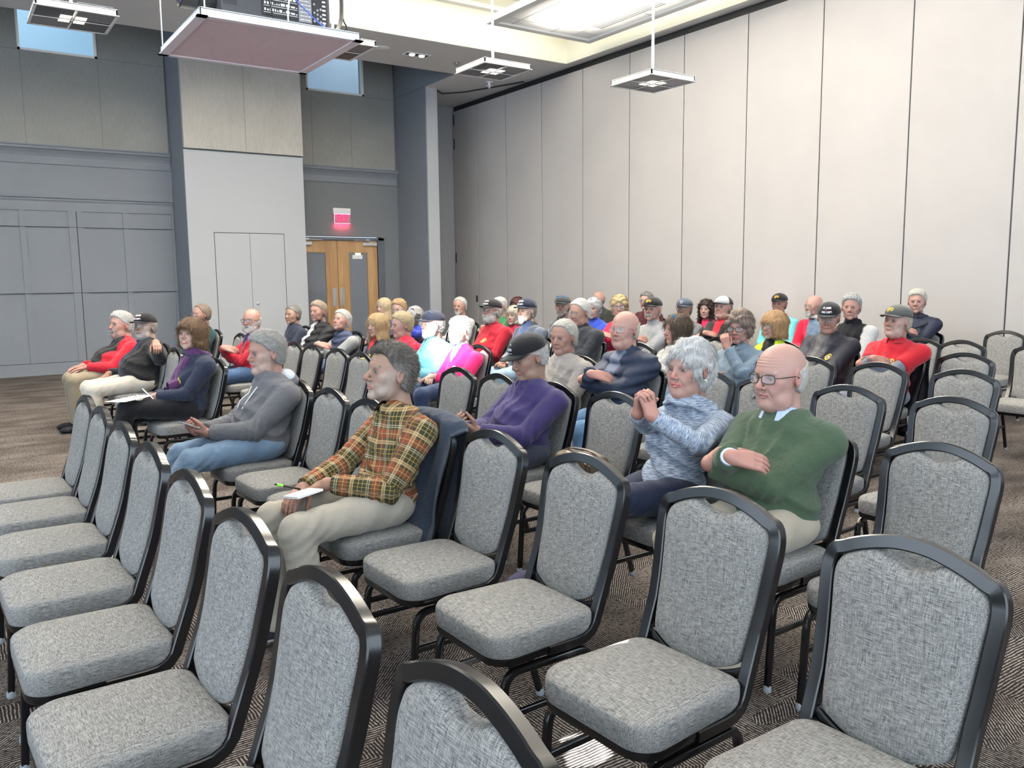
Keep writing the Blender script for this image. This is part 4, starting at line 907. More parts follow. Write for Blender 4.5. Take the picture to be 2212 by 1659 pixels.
m_lens = mat('spectacle_lens', (.75, .78, .8), .03, spec=.8, alpha=.18); m_dlens = mat('dark_lens', (.02, .02, .025), .05, spec=.9)
m_cap = cloth('cap_cotton', .9, .3, 800.); m_shoe = cloth('shoe_upper', .7, .3, 300., 0.)
# plaid flannel from the cloth attribute (metres across / along)
m_plaid = mat('plaid_flannel', (.3, .3, .2), .92, spec=.15); t = NT(m_plaid); at = t.n('Attribute'); at.attribute_name = 'cloth'; sp = t.n('SeparateXYZ', i0=(at, 1))
def band(src, o, per, ph, wd):
    a = t.n('Math', _operation='MULTIPLY_ADD', i0=(src, o), i1=1 / per, i2=ph); f = t.n('Math', _operation='FRACT', i0=a); s = t.n('Math', _operation='SUBTRACT', i0=f, i1=.5); b = t.n('Math', _operation='ABSOLUTE', i0=s); return t.n('Math', _operation='LESS_THAN', i0=b, i1=wd)
g0 = srgb('4b4836'); cur = mixc(t, .5, g0, g0)
def lay(cur, o, per, ph, wd, c, fac):
    m = t.n('Math', _operation='MULTIPLY', i0=band(sp, o, per, ph, wd), i1=fac); return mixc(t, m, (cur, 2), c)
for o_ in (0, 1):
    cur = lay(cur, o_, .135, .0, .13, srgb('8f4630'), .50); cur = lay(cur, o_, .135, .5, .15, srgb('2f3128'), .55); cur = lay(cur, o_, .135, .26, .055, srgb('a58260'), .5)
for o_ in (0, 1):
    for ph, wd, c in ((.23, .012, 'bfae7c'), (.31, .012, 'bfae7c'), (.0, .010, 'b8a878'), (.47, .012, 'b3964a'), (.60, .011, 'b3964a'), (.74, .012, 'c0b89c'), (.80, .012, 'c0b89c')): cur = lay(cur, o_, .135, ph, wd, srgb(c), .48)
t.l(cur, 2, t.b, 'Base Color'); n = t.n('TexNoise', vec=(t.n('TexCoord'), 'Object'), scale=24., detail=3.); bump(t, n, .5, .012)
# heathered knit for the blue top
m_heather = mat('heathered_knit', (.5, .55, .62), .9, spec=.2); t = NT(m_heather); at = t.n('Attribute'); at.attribute_name = 'cloth'
n = t.n('TexNoise', vec=scaled(t, (at, 1), (28, 260, 1)), scale=1., detail=3.); r = ramp(t, n, [(.32, srgb('566278')), (.47, srgb('7f8b9e')), (.60, srgb('aab2bc')), (.72, srgb('c0c5ca'))]); t.l(r, 0, t.b, 'Base Color')
n2 = t.n('TexNoise', vec=(t.n('TexCoord'), 'Object'), scale=24., detail=3.); bump(t, n2, .4, .010)
m_heath2 = mat('heathered_knit_grey', (.5, .5, .5), .9, spec=.2); t = NT(m_heath2); at = t.n('Attribute'); at.attribute_name = 'Col'
n = t.n('TexNoise', vec=scaled(t, (t.n('TexCoord'), 'Object'), (90, 90, 320)), scale=1., detail=3.); r = ramp(t, n, [(.3, (.62, .62, .64)), (.7, (1.35, 1.35, 1.35))]); mx = mixc(t, 1., (at, 0), r, 'MULTIPLY'); t.l(mx, 2, t.b, 'Base Color')
MM = {'cloth': m_cloth, 'fleece': m_fleece, 'shell': m_shell, 'denim': m_denim, 'plaid': m_plaid, 'heather': m_heather, 'heath2': m_heath2}
def cap_mesh(o, R, H, par, crown, brim, btn, txt=None, back=None, front=None):
    """baseball cap in the head frame"""
    c = A3(-.013, 0, .046); rx, ry, rz = .109, .090 * o['w'], .076; nu, nv = 48, 14; V = []; Cc = []
    lo = -math.asin(.12)
    for j in range(nv):
        e = lo + (PI / 2 - lo) * j / (nv - 1)
        for i in range(nu):
            a = 2 * PI * i / nu; k = 1 + .006 * math.cos(6 * a) * math.cos(e); u = 1 + (.10 * max(0, math.cos(a)) * math.sin(min(e, 1.2) * 1.6) if e > 0 else 0)
            V.append((c[0] + rx * k * u * math.cos(e) * math.cos(a), c[1] + ry * k * math.cos(e) * math.sin(a), c[2] + rz * math.sin(e) * (1 + .03 * max(0, math.cos(a)))))
            Cc.append(front if (front is not None and math.cos(a) > .35) else crown)
    n0 = len(V); V2 = [tuple(c + (A3(*v) - c) * .965) for v in V]; F = []
    for j in range(nv - 1):
        for i in range(nu):
            q = (j * nu + i, j * nu + (i + 1) % nu, (j + 1) * nu + (i + 1) % nu, (j + 1) * nu + i); F.append(q); F.append(tuple(n0 + k for k in q[::-1]))
    for i in range(nu): F.append((i, n0 + i, n0 + (i + 1) % nu, (i + 1) % nu))
    V = np.array(V + V2, np.float32); T = lambda X: np.asarray(X, np.float32) @ R.T + H
    Rc = rotm(0, o.get('captilt', .03)); TT = lambda X: T((np.asarray(X, np.float32) - c) @ Rc.T + c)
    co = link('cap', mesh_np('cap', TT(V), F, True, np.array(Cc + Cc, np.float32)), m_cap, par)
    # brim
    B = []; nb, mb = 17, 7
    for s in (0, 1):
        for j in range(mb):
            for i in range(nb):
                a = math.radians(-64 + 128 * i / (nb - 1)); f = j / (mb - 1); ext = .072 * f * math.cos(a * .92) ** .75
                x = c[0] + (rx * .97) * math.cos(a) + ext; y = c[1] + (ry * .98) * math.sin(a) * (1 - .12 * f); z = c[2] - .012 + .016 * (1 - (y / .08) ** 2) * (.4 + .6 * f) - .014 * f - s * .003
                B.append((x, y, z))
    F = []
    for j in range(mb - 1):
        for i in range(nb - 1):
            q = (j * nb + i, j * nb + i + 1, (j + 1) * nb + i + 1, (j + 1) * nb + i); F.append(q); F.append(tuple(nb * mb + k for k in q[::-1]))
    for i in range(nb - 1): k = (mb - 1) * nb + i; F.append((k, k + 1, nb * mb + k + 1, nb * mb + k))
    for j in range(mb - 1):
        for i in (0, nb - 1): k = j * nb + i; F.append((k, k + nb, nb * mb + k + nb, nb * mb + k))
    link('brim', mesh_np('brim', TT(B), F, True, np.repeat(np.array([brim], np.float32), len(B), 0)), m_cap, co)
    mb_ = MB(); mb_.lathe([(.0, .078 * 1.0), (.006, .077), (.007, .074)], (0, 0, 0), 'z', 8); link('button', mesh_np('button', TT(np.array(mb_.v) + A3(c[0], 0, c[2])), mb_.f, True, np.repeat(np.array([btn], np.float32), len(mb_.v), 0)), m_cap, co)
    for s_, size, e0, colr, wide in (txt or []):
        V, F = text_mesh(s_, size, .0006, .0006); X = []
        for u, v, wz in V:
            e = e0 + v / rz; a = u * wide / rx; k = 1 + .10 * max(0, math.cos(a)) * math.sin(max(e, 0) * 1.6)
            X.append((c[0] + (rx + .0015 + wz) * k * math.cos(e) * math.cos(a), c[1] + (ry + .0015 + wz) * math.cos(e) * math.sin(a), c[2] + rz * math.sin(e) * 1.03 + .0006))
        link('lettering', mesh_np('lettering', TT(X), F, False), mat('thread_%s' % '%02x%02x%02x' % tuple(int(q * 255) for q in colr), colr, .8), co)
def glasses(o, R, H, par, style):
    T = lambda X: [tuple(v) for v in (np.asarray(X, np.float32) @ R.T + H)]
    g = MB(); rr = .0013 if style != 'bold' else .0021; m = m_gl if style in ('bold', 'sun', 'dark') else m_glm
    dz = {'up': .098}.get(style, 0); dx = -.045 if style == 'up' else 0
    lens = MB()
    for s in (-1, 1):
        pts = []
        for k in range(20):
            a = 2 * PI * k / 20; ca, sa = math.cos(a), math.sin(a); yy = s * .033 + .025 * math.copysign(abs(ca) ** .6, ca); zz = .001 + .0165 * math.copysign(abs(sa) ** .7, sa)
            pts.append((.1005 + dx - 6.5 * (yy ** 2) * .6, yy, zz + dz))
        g.tube(T(pts), rr, 6, closed=True)
        lens.add(T(pts), [tuple(range(20))])
        wy = .078 * o['w']; g.tube(T([(.0875 + dx, s * .057, .006 + dz), (.07 + dx, s * wy, .007 + dz), (.0 + dx, s * (wy + .004), .006 + dz * .6), (-.02 + dx, s * (wy + .001), -.008 + dz * .3)]), rr * .9, 6)
    g.tube(T([(.0995 + dx, -.009, .006 + dz), (.103 + dx, 0, .009 + dz), (.0995 + dx, .009, .006 + dz)]), rr, 6)
    go = g.build('glasses' if style != 'up' else 'sunglasses', m, par, smooth=True)
    lens.build('lens', {'sun': m_dlens, 'up': mat('mirror_blue_lens', (.02, .22, .5), .08, .7)}.get(style, m_lens), go, smooth=True)
DEF = dict(w=1., fat=0., fem=0, nose=0., smile=0., nk=1., skin='fair', brow=(.25, .22, .2), stub=0., stubc=(.45, .43, .42), hair='short', hairc=(.45, .44, .43), vol=1., rec=0., beard=None, beardc=(.6, .59, .58),
           glasses=None, cap=None, yaw=0., pitch=0., roll=0., pose='lap', bulk=1., belly=0., tier=2, top=(.1, .1, .12), topm='cloth', style='plain', inner=(.05, .05, .06), collar=None, legs=(.05, .06, .09), legm='cloth', sleeves=None,
           shoes=(.03, .03, .035), sole=None, legpose='std', cuff=None, sh=.176, tyaw=0.)
PEOPLE = {}
def person(key, u, v, xw, label, **kw):
    o = dict(DEF); o.update(kw); tier = o['tier']; hres = (.0029, .0044, .006)[tier]; bres = (.0085, .013, .018)[tier]; fres = (.0034, .0048, .0065)[tier]
    cx, cy = CHAIR_AT[key]; d = cam_ray(u, v); tt = xw / d.x; Hw = Vector((xw, d.y * tt, H_CAM + d.z * tt)); yaw = math.radians(182) + o['tyaw']
    Rw = Matrix.Rotation(-yaw, 3, 'Z'); Hl = Rw @ (Hw - Vector((cx, cy, 0))); H = A3(Hl.x, Hl.y, Hl.z - .0)
    R = rotm(math.radians(o['yaw'] + (7 if tier else 3)), math.radians(o['pitch']), math.radians(o['roll'])); Rt = R.T
    b = o['bulk']; N = H + A3(-.045, 0, -.165); N[1] = H[1] * .8
    HS = o.get('hs', 1.09); N = H + A3(-.045, 0, -.172); N[1] = H[1] * .8; o['neck'] = tuple((((N + A3(0, 0, -.02)) - H) @ R) / HS)
    f32 = lambda a: np.asarray(a, np.float32)
    root = None
    # joints
    Pv = A3(-.045, 0, .575); mid = lambda t_: Pv + (N - Pv) * t_
    SL = N + A3(-.005, o['sh'] * (.55 + .45 * b), -.075); SR = N + A3(-.005, -o['sh'] * (.55 + .45 * b), -.075)
    pose = POSES[o['pose']] if isinstance(o['pose'], str) else o['pose']
    hands = []
    dzp = (H[2] - 1.15) * .8 if o['pose'] in ('cross', 'chin', 'up', 'ear') else 0
    for (W, dr, nr, cu), S, left in ((pose[0], SL, True), (pose[1], SR, False)):
        W = f32(W) + A3(0 if o['pose'] not in ('chin', 'ear') else H[0] + .12, H[1] * .6, dzp); 
        if o['pose'] == 'cross': W = W + A3(.035 * o['belly'], 0, 0)
        pole = (-.35, (.75 if left else -.75), -.85)
        if o['pose'] == 'backarm' and left: pole = (-.2, .0, -1)
        Ee = ik(S, W, .285 * (.9 if o['fem'] else 1), .255 * (.9 if o['fem'] else 1), pole); hands.append((W, Ee, S, left, hand_parts(W, dr, nr, left, cu, 0, .88 if o['fem'] else .96)))
    L = {'std': ((.39, .115, .535), (.37, .12, .09), (.39, -.115, .535), (.36, -.12, .09)), 'out': ((.38, .08, .525), (.74, -.0, .085), (.38, -.12, .53), (.70, -.20, .09)), 'tuck': ((.41, .05, .60), (.60, -.13, .34), (.38, -.10, .53), (.46, -.13, .09)), 'splay': ((.38, .16, .535), (.24, .33, .09), (.38, -.13, .535), (.26, .12, .09)), 'wide': ((.38, .19, .53), (.34, .20, .09), (.38, -.19, .53), (.40, -.2, .09)),
         'under': ((.38, .12, .535), (.20, .10, .09), (.38, -.12, .535), (.24, -.10, .09)), 'crossed': ((.40, .05, .60), (.50, -.10, .22), (.38, -.08, .53), (.34, -.10, .09)), 'plaid': ((.40, .13, .55), (.335, .14, .10), (.41, -.10, .55), (.40, -.11, .10))}[o['legpose']]
    kneeL, ankL, kneeR, ankR = map(f32, L); hipL, hipR = A3(-.02, .095, .57), A3(-.02, -.095, .57)
    # --- body: head and neck, core, forearms with hands, all one mesh
    VV, FF, CC = [], [], []; nv = 0
    def put(V, F, C):
        nonlocal nv
        VV.append(V); FF.append(F + nv); CC.append(C); nv += len(V)
    nb = np.array(o['neck']); lo = (-.15, -.105, min(-.14, nb[2] - .07)); lo = (min(-.13, nb[0] - .07), min(-.105, nb[1] - .07), min(-.135, nb[2] - .065)); hi = (.122, max(.105, nb[1] + .07), .125)
    V, F = nets(lambda P: head_sdf(P, o), lo, hi, hres); C = head_cols(V, o); put(V * HS @ R.T + H, F, C)
    skin = np.array(SK[o['skin']], np.float32) * .64
    def core(P):
        dd = smin(capd(P, N + A3(0, 0, -.04), mid(.5), .055, .065), capd(P, mid(.5), Pv, .065, .075), .05)
        for W, E_, S, lf, hp in hands: dd = smin(dd, np.minimum(capd(P, S, E_, .034, .028), capd(P, E_, W, .028, .022)), .015)
        for h_, k_, a_ in ((hipL, kneeL, ankL), (hipR, kneeR, ankR)): dd = smin(dd, np.minimum(capd(P, h_, k_, .06, .045), capd(P, k_, a_, .042, .032)), .02)
        return dd
    pts = np.array([N, Pv, SL, SR, kneeL, kneeR, ankL, ankR] + [h[0] for h in hands] + [h[1] for h in hands]); V, F = nets(core, pts.min(0) - .13, pts.max(0) + .13, .022)
    put(V, F, np.repeat(skin[None], len(V), 0))
    for W, E_, S, lf, hp in hands:
        bk = W + (E_ - W) / np.linalg.norm(E_ - W) * .13; allp = np.array([q for seg in hp[1] for sg in seg for q in sg[:2]] + [W, bk]); 
        V, F = nets(lambda P: hand_sdf(P, hp, f32(W), f32(bk)), allp.min(0) - .04, allp.max(0) + .04, fres)
        tipc = np.repeat((skin * A3(1, .86, .84))[None], len(V), 0); put(V, F, tipc)
    me = mesh_np('person', np.concatenate(VV), np.concatenate(FF), True, np.concatenate(CC))
    root = link('person', me, m_skin, None, (cx, cy, 0), (0, 0, yaw)); tag(root, label, 'person')
    T = lambda X: (np.asarray(X, np.float32) * HS) @ R.T + H; RH = R * HS
    # --- eyes
    for s in (-1, 1):
        V = []; F = []; C = []; nu, nvv = 14, 9; iris = o.get('iris', (.12, .10, .08))
        for j in range(nvv):
            a = PI * j / (nvv - 1)
            for i in range(nu):
                q = 2 * PI * i / nu; V.append((.0692 + .0122 * math.cos(a), s * .0305 + .0122 * math.sin(a) * math.cos(q), .0005 + .0122 * math.sin(a) * math.sin(q))); C.append((.015, .015, .015) if j < 1 else iris if j <= 2 else (.62, .58, .56))
        for j in range(nvv - 1):
            for i in range(nu): F.append((j * nu + i, (j + 1) * nu + i, (j + 1) * nu + (i + 1) % nu, j * nu + (i + 1) % nu))
        link('eye', mesh_np('eye', T(V), F, True, np.array(C, np.float32)), m_eye, root)
    # --- hair and beard
    if o['hair']:
        low = -.30 if 'long' in o['hair'] else -.15; V, F = nets(lambda P: hair_sdf(P, o), (-.15, -.13, low), (.14, .13, .155), hres * 1.05)
        if o['cap']:
            pass
        if len(V):
            hc = np.array(o['hairc'], np.float32); C = hc[None] * (1 + .08 * wob(V, 130)[:, None] + .07 * np.sin(V[:, 1:2] * 300 + V[:, 0:1] * 60)); 
            if o.get('hair2') is not None: m_ = (.75 if 'long' not in o['hair'] and o['hair'] != 'bob' else .4) * S_(np.sin(np.arctan2(V[:, 1], V[:, 0] + .02) * 23 + 3 * np.sin(V[:, 2] * 25)) + .8 * wob(V, 60), -1.2, 1.6)[:, None]; C = C * (1 - m_) + np.array(o['hair2'], np.float32) * m_
            if o.get('hairside') is not None: m_ = (1 - S_(V[:, 2], .01, .055))[:, None] * S_(V[:, 0], -.06, .02)[:, None]; C = C * (1 - m_) + np.array(o['hairside'], np.float32) * m_
            if o['cap']:
                # hair under the cap is pressed flat
                m_ = S_(V[:, 2], .02, .04)[:, None]; cc = A3(-.012, 0, .036); V = V * (1 - m_) + (cc + (V - cc) * .90) * m_
            st_ = o['hair']; Lh = {'short': .020, 'spiky': .018, 'thin': .018, 'bald': .011, 'pixie': .026, 'bob': .040, 'chin': .040, 'long': .05, 'curlylong': .035, 'curly': .02}[st_] * (1 if not o['cap'] else .8)
            kp = (lambda c: (c[:, 2] < .032).astype(np.float32)) if o['cap'] else None
            nb_ = int((11000, 6500, 2000)[tier] * (1.4 if 'long' in st_ or st_ in ('bob', 'pixie') else .45 if st_ == 'bald' else 1))
            X, Q, sh_, kk = blades(V, F, nb_, comb_field(st_), Lh, (.0006, .0008, .0014)[tier], len(key) * 7 + nb_, {'thin': .12, 'bald': .12, 'pixie': .10, 'bob': .07, 'chin': .07, 'long': .07}.get(st_, .28), {'spiky': .32, 'curlylong': .45, 'pixie': .15, 'bob': .09, 'chin': .12, 'long': .09}.get(st_, .2), kp)
            C = C * .82; C = np.concatenate([C, C[F[kk, 0]] * sh_ * 1.22]); F = np.concatenate([F, Q + len(V)]); V = np.concatenate([V, X])
            link('hair', mesh_np('hair', T(V), F, True, C), m_hair, root)
    if o['beard']:
        V, F = nets(lambda P: beard_sdf(P, o, head_sdf(P, o)), (-.05, -.10, -.17), (.13, .10, .0), hres)
        if len(V):
            C = np.array(o['beardc'], np.float32)[None] * (.85 + .10 * wob(V, 260)[:, None]); X, Q, sh_, kk = blades(V, F, (3500, 1700, 500)[tier], lambda p: np.stack([p[:, 0] * 0 + .2, p[:, 1] * 2, p[:, 0] * 0 - 1.], 1), .011 if o['beard'] != 'mous' else .009, (.0006, .0009, .0015)[tier], len(key), .25, .3)
            C = np.concatenate([C, C[F[kk, 0]] * sh_ * 1.15]); F = np.concatenate([F, Q + len(V)]); V = np.concatenate([V, X]); link({'mous': 'moustache'}.get(o['beard'], 'beard'), mesh_np('beard', T(V), F, True, C), m_hair, root)
    if tier < 2:
        rg = np.random.default_rng(5); nn_ = 150 if tier == 0 else 70; B = []; Q = []
        for s in (-1, 1):
            for k in range(nn_):
                f = rg.random(); p0 = np.array([.0895 - .0125 * f - .004 * f * f, s * (.011 + .033 * f), .0225 + .004 * math.sin(f * 2.6) + rg.normal(0, .0014)]); d = np.array([-.15 - .25 * f, s * .8, .35 - .6 * f]) + rg.normal(0, .15, 3); d = d / np.linalg.norm(d) * rg.uniform(.006, .010); wv = np.array([0, 0, .0004]); i0 = len(B); B += [p0 - wv, p0 + wv, p0 + d + wv * .3, p0 + d - wv * .3]; Q.append((i0, i0 + 1, i0 + 2, i0 + 3))
        link('eyebrows', mesh_np('eyebrows', T(B), np.array(Q, np.int32), True, np.repeat(np.array([o['brow']], np.float32), len(B), 0)), m_hair, root)
    if o['glasses']: glasses(o, RH, H, root, o['glasses'])
    if o['cap']: cap_mesh(o, RH, H, root, *o['cap'])
    if o.get('shades'): glasses(o, RH, H, root, 'up')
    # --- upper garment
    puffy = o['style'] in ('puffer', 'vest')
    th = .012 if o['topm'] in ('fleece', 'shell') or puffy else .004
    def torso(P):
        dd = elld(P, Pv + A3(0, 0, .0), (.138 * b, .170 * b, .13)); dd = smin(dd, elld(P, mid(.36) + A3(.035 * o['belly'], 0, -.01), (.104 * b + .026 * o['belly'], .148 * b + .008 * o['belly'], .17)), .06)
        dd = smin(dd, elld(P, mid(.68) + A3(-.005, 0, 0), (.100 * b, .154 * b, .17)), .05); dd = smin(dd, capd(P, SL + A3(-.01, -.03, -.005), SR + A3(-.01, .03, -.005), .058 * (.5 + .5 * b)), .045)
        dd = smin(dd, np.minimum(capd(P, N + A3(-.01, .02, -.012), SL, .046, .052), capd(P, N + A3(-.01, -.02, -.012), SR, .046, .052)), .03)
        if o['fem']: Q = P.copy(); Q[:, 1] = np.abs(Q[:, 1] - H[1] * .4); dd = smin(dd, sph(Q, mid(.60) + A3(.075 * b, .075, -.01), .058), .05)
        return dd - th
    slim = 1. if not o['fem'] else .88; sw = slim * (.62 + .38 * b)
    def arm(P, h_, seg=None):
        W, E_, S, lf, hp = h_; wd = (W - E_) / np.linalg.norm(W - E_); Wc = f32(W - wd * (.012 if not o.get('short') else .2))
        a1 = capd(P, S, E_, .066 * sw + th * .7, .052 * sw + th * .6); a2 = capd(P, E_, W, .054 * sw + th * .6, .036 * sw + th * .5 + .004); a2 = smax(a2, (P - Wc) @ f32(wd), .006)
        fold = .0090 * (1 - 1.6 * np.abs(np.sin(((P - f32(E_)) @ f32(wd)) * 62 + 2.0 * wob(P, 14)))) * np.exp(-((P - f32(E_)) ** 2).sum(1) / .010) + .0048 * (1 - 1.6 * np.abs(np.sin(((P - f32(W)) @ f32(wd)) * 80 + 1.5 * wob(P, 20)))) * np.exp(-((P - f32(W)) ** 2).sum(1) / .006)
        if seg == 1: return a1 - fold
        if seg == 2: return a2 - fold
        return smin(a1, a2, .018) - fold
    sleeves_sep = o['sleeves'] is not None
    def quilt(P): return .024 * np.abs(np.sin((P[:, 2] + .15 * P[:, 0]) * PI / .072)) - .012 if puffy else 0
    hem = .545 if not o.get('longtop') else .50
    def folds(P):
        dm = .35 + np.exp(-((P[:, 2] - .66) / .13) ** 2); g1 = 1 - 1.7 * np.abs(np.sin(P[:, 2] * 34 + (P[:, 1] - N[1]) * 14 + 2.4 * wob(P, 7, 1.))); g2 = 1 - 1.7 * np.abs(np.sin(P[:, 2] * 20 - np.abs(P[:, 1] - N[1]) * 40 + 1.8 * wob(P, 9, 2.))); return .0078 * g1 * dm + .0060 * g2 * S_(P[:, 2], .70, .85) + .0022 * wob(P, 26, .5)
    def garment(P):
        dd = torso(P) - quilt(P) - folds(P)
        if not sleeves_sep:
            for k_, h_ in enumerate(hands): a1_, a2_ = arm(P, h_, 1), arm(P, h_, 2); rs = np.sqrt(((P - f32(h_[2])) ** 2).sum(1)); w8 = S_(rs, .05, .16); q_ = .0018 * wob(P, 38, k_) + (quilt(P) * .6 if puffy else 0); dd = smin(dd, a1_ - q_, .030 - .026 * w8); dd = smin(dd, a2_ - q_, .007)
        elif o['style'] in ('polo',):
            for h_ in hands: a_ = arm(P, h_, 1) - .004; u_ = f32((h_[1] - h_[2]) / np.linalg.norm(h_[1] - h_[2])); dd = smin(dd, smax(a_, (P - h_[2]) @ u_ - .20, .004), .016)
        dd = smax(dd, hem - P[:, 2] + .05 * (P[:, 0]), .008)
        # collar / neckline
        c0 = N + A3(.012, 0, .012); q = (P - c0) @ rotm(0, .42); rr_ = np.sqrt((q[:, 0] / 1.08) ** 2 + q[:, 1] ** 2)
        if o['collar'] == 'high': ring = np.sqrt((rr_ - .070) ** 2 + (np.maximum(np.abs(q[:, 2] - .012) - .026, 0)) ** 2) - .010
        elif o['collar'] == 'fold': ring = np.sqrt((rr_ - .072) ** 2 + (q[:, 2] + .012) ** 2) - .007
        elif o['collar'] == 'cowl': ring = np.sqrt((rr_ - .092 - .25 * np.maximum(.02 - q[:, 2], 0)) ** 2 + (np.maximum(np.abs(q[:, 2] + .006) - .022, 0)) ** 2) - .015 - .004 * np.sin(q[:, 2] * 150 + 6 * q[:, 1] * 10)
        elif o['collar'] == 'hood': ring = np.minimum(elld(P, N + A3(-.085, 0, -.015), (.060, .105, .065)), np.sqrt((rr_ - .085) ** 2 + (np.maximum(np.abs(q[:, 2]) - .014, 0)) ** 2) - .020)
        else: ring = np.sqrt((rr_ - .073) ** 2 + (q[:, 2] + .006) ** 2) - .0095
        dd = smin(dd, ring, .014)
        hole = np.maximum(rr_ - .062, -(q[:, 2] + .015)); return smax(dd, -hole, .006)
    P0 = np.array([N, Pv, SL, SR] + ([h[0] for h in hands] + [h[1] for h in hands])); lo, hi = P0.min(0) - A3(.22, .21, .12), P0.max(0) + A3(.2, .21, .14); lo[2] = max(lo[2], hem - .06)
    V, F = nets(garment, lo, hi, bres)
    C = np.repeat(np.array([o['top']], np.float32), len(V), 0); x, y, z = V[:, 0], V[:, 1] - N[1] * .7, V[:, 2]
    ax = mid(.5)[0]; ft = x > (Pv[0] + (N[0] - Pv[0]) * np.clip((z - Pv[2]) / (N[2] - Pv[2]), 0, 1)) + .03; da = np.full(len(V), 9., np.float32)
    for h_ in hands: da = np.minimum(da, arm(V, h_))
    tors = np.minimum(torso(V), 9) < da
    st = o['style']
    def setc(m, c): C[m] = np.array(c, np.float32)
    hz = (z - Pv[2]) / (N[2] - Pv[2])
    if st == 'open': setc(ft & tors & (np.abs(y) < .035 + .02 * hz), o['inner'])
    if st == 'wideopen': setc(ft & tors & (np.abs(y - .035) < .150 - .06 * hz), o['inner'])
    if st == 'vneck': setc(ft & tors & (np.abs(y) < .055 * np.clip((hz - .66) / .3, 0, 1)), o['inner'])
    if st == 'zip': setc(ft & tors & (np.abs(y) < .004) & (hz > .55), o['inner'])
    if st == 'stripe': # banded sweater: pale, then tan, then rust towards the hem
        setc(z < N[2] - .20, (.50, .30, .16)); setc(z < N[2] - .30, (.27, .11, .05)); 
        wv = (np.sin(z * 260) * np.sin(y * 240 + x * 240) > .2) & (z > N[2] - .20); setc(wv, (.25, .25, .26))
    if st == 'puffer' and o.get('openp'): setc(ft & tors & (np.abs(y + .02) < .06), o['inner'])
    if st == 'shoulder': setc((~tors) | (np.abs(y) > .145), o['inner'])
    if o.get('collc') is not None:
        q = (V - (N + A3(.012, 0, .012))) @ rotm(0, .42); rr_ = np.sqrt(q[:, 0] ** 2 + q[:, 1] ** 2); setc((rr_ < .088) & (q[:, 2] > -.012), o['collc']) if o['collar'] != 'fold' else None
    if st == 'camo': m_ = wob(V, 40, 1) > .25; setc(m_, (.03, .035, .045)); m_ = wob(V, 55, 4) > .45; setc(m_, (.2, .22, .26))
    uv = None
    if o['topm'] in ('plaid', 'heather'):
        ang = np.arctan2(V[:, 1] - mid(.5)[1], V[:, 0] - ax); uv = np.stack([V[:, 1] - .75 * V[:, 0], z, z * 0], 1); best = torso(V) + .006
        for h_ in hands:
            W, E_, S, lf, hp = h_; acc = 0.
            for a_, b_, sg in ((S, E_, 1), (E_, W, 2)):
                ab = f32(b_ - a_); Ls = float(np.linalg.norm(ab)); un = ab / Ls; dd = arm(V, h_, sg); m_ = dd < best; best = np.where(m_, dd, best); q = V - f32(a_); al = q @ un
                s1 = np.cross(un, A3(0, .2, 1)); s1 /= np.linalg.norm(s1); s2 = np.cross(un, s1); an = np.arctan2(q @ s2, q @ s1); uvn = np.stack([an * .055, al + acc, al * 0], 1); uv[m_] = uvn[m_]; acc += Ls
    gm = link({'open': 'jacket', 'wideopen': 'jacket', 'puffer': 'puffer_jacket', 'vest': 'vest', 'polo': 'polo_shirt'}.get(st, o.get('gname', 'shirt')), mesh_np('top', V, F, True, C, uv=uv), MM[o['topm']], root)
    if o['collar'] == 'fold':
        # shirt collar: a stand that turns over into two pointed leaves
        cc = A3(*(N + A3(.006, 0, .006))); Rc = rotm(0, .36); na = 41; rows = [(.058, .004), (.060, .024), (.0635, .034), (.070, .030), (.080, .010), (.088, -.014)]; X = []; Fq = []
        for th_ in (0, 1):
            for j, (r_, h_) in enumerate(rows):
                for i in range(na):
                    a = math.radians(17 + (326) * i / (na - 1)); fr = max(0, math.cos(a)) ** 2 * (j >= 4); rr2 = r_ + .004 * th_ * (-1 if j < 3 else 1) + .014 * fr; hh = h_ - .030 * fr * (j - 3) / 2
                    X.append(cc + Rc @ A3(rr2 * math.cos(a) * 1.06, rr2 * math.sin(a), hh))
        nr_ = len(rows)
        for th_ in (0, 1):
            for j in range(nr_ - 1):
                for i in range(na - 1): q = (th_ * nr_ * na + j * na + i, th_ * nr_ * na + j * na + i + 1, th_ * nr_ * na + (j + 1) * na + i + 1, th_ * nr_ * na + (j + 1) * na + i); Fq.append(q if th_ else q[::-1])
        for i in range(na - 1): q = ((nr_ - 1) * na + i, (nr_ - 1) * na + i + 1, nr_ * na + (nr_ - 1) * na + i + 1, nr_ * na + (nr_ - 1) * na + i); Fq.append(q)
        cl_ = o.get('collc') or o['top']; uvc = np.array([(x[1] * 1.0, x[2], 0) for x in X]); link('collar', mesh_np('collar', X, Fq, True, np.repeat(np.array([cl_], np.float32) * .92, len(X), 0), uv=uvc), MM[o['topm']] if not o.get('collc') else m_cloth, gm)
        if not o.get('fem') and key not in ('green',):
            for k in range(5):
                zb = N[2] - .075 - .085 * k; xs2 = np.arange(.35, -.2, -.004); ry_ = np.stack([xs2, xs2 * 0 + N[1] * .8, xs2 * 0 + zb], 1).astype(np.float32); q = garment(ry_)
                if (q < 0).any() and tier < 2: MB().lathe([(.0, .006), (.0055, .005), (.006, .002)], (float(xs2[np.argmax(q < 0)]), float(N[1] * .8), float(zb)), 'x', 10).build('button', mat('shirt_button', (.05, .05, .05), .4), gm)
    if sleeves_sep:
        V, F = nets(lambda P: np.minimum(arm(P, hands[0]), arm(P, hands[1])) + (.005 if st == 'polo' else -.005) - .0015 * wob(P, 38), lo, hi, bres); link('sleeves', mesh_np('sleeves', V, F, True, np.repeat(np.array([o['sleeves']], np.float32), len(V), 0)), MM[o.get('sleevem', 'cloth')], root)
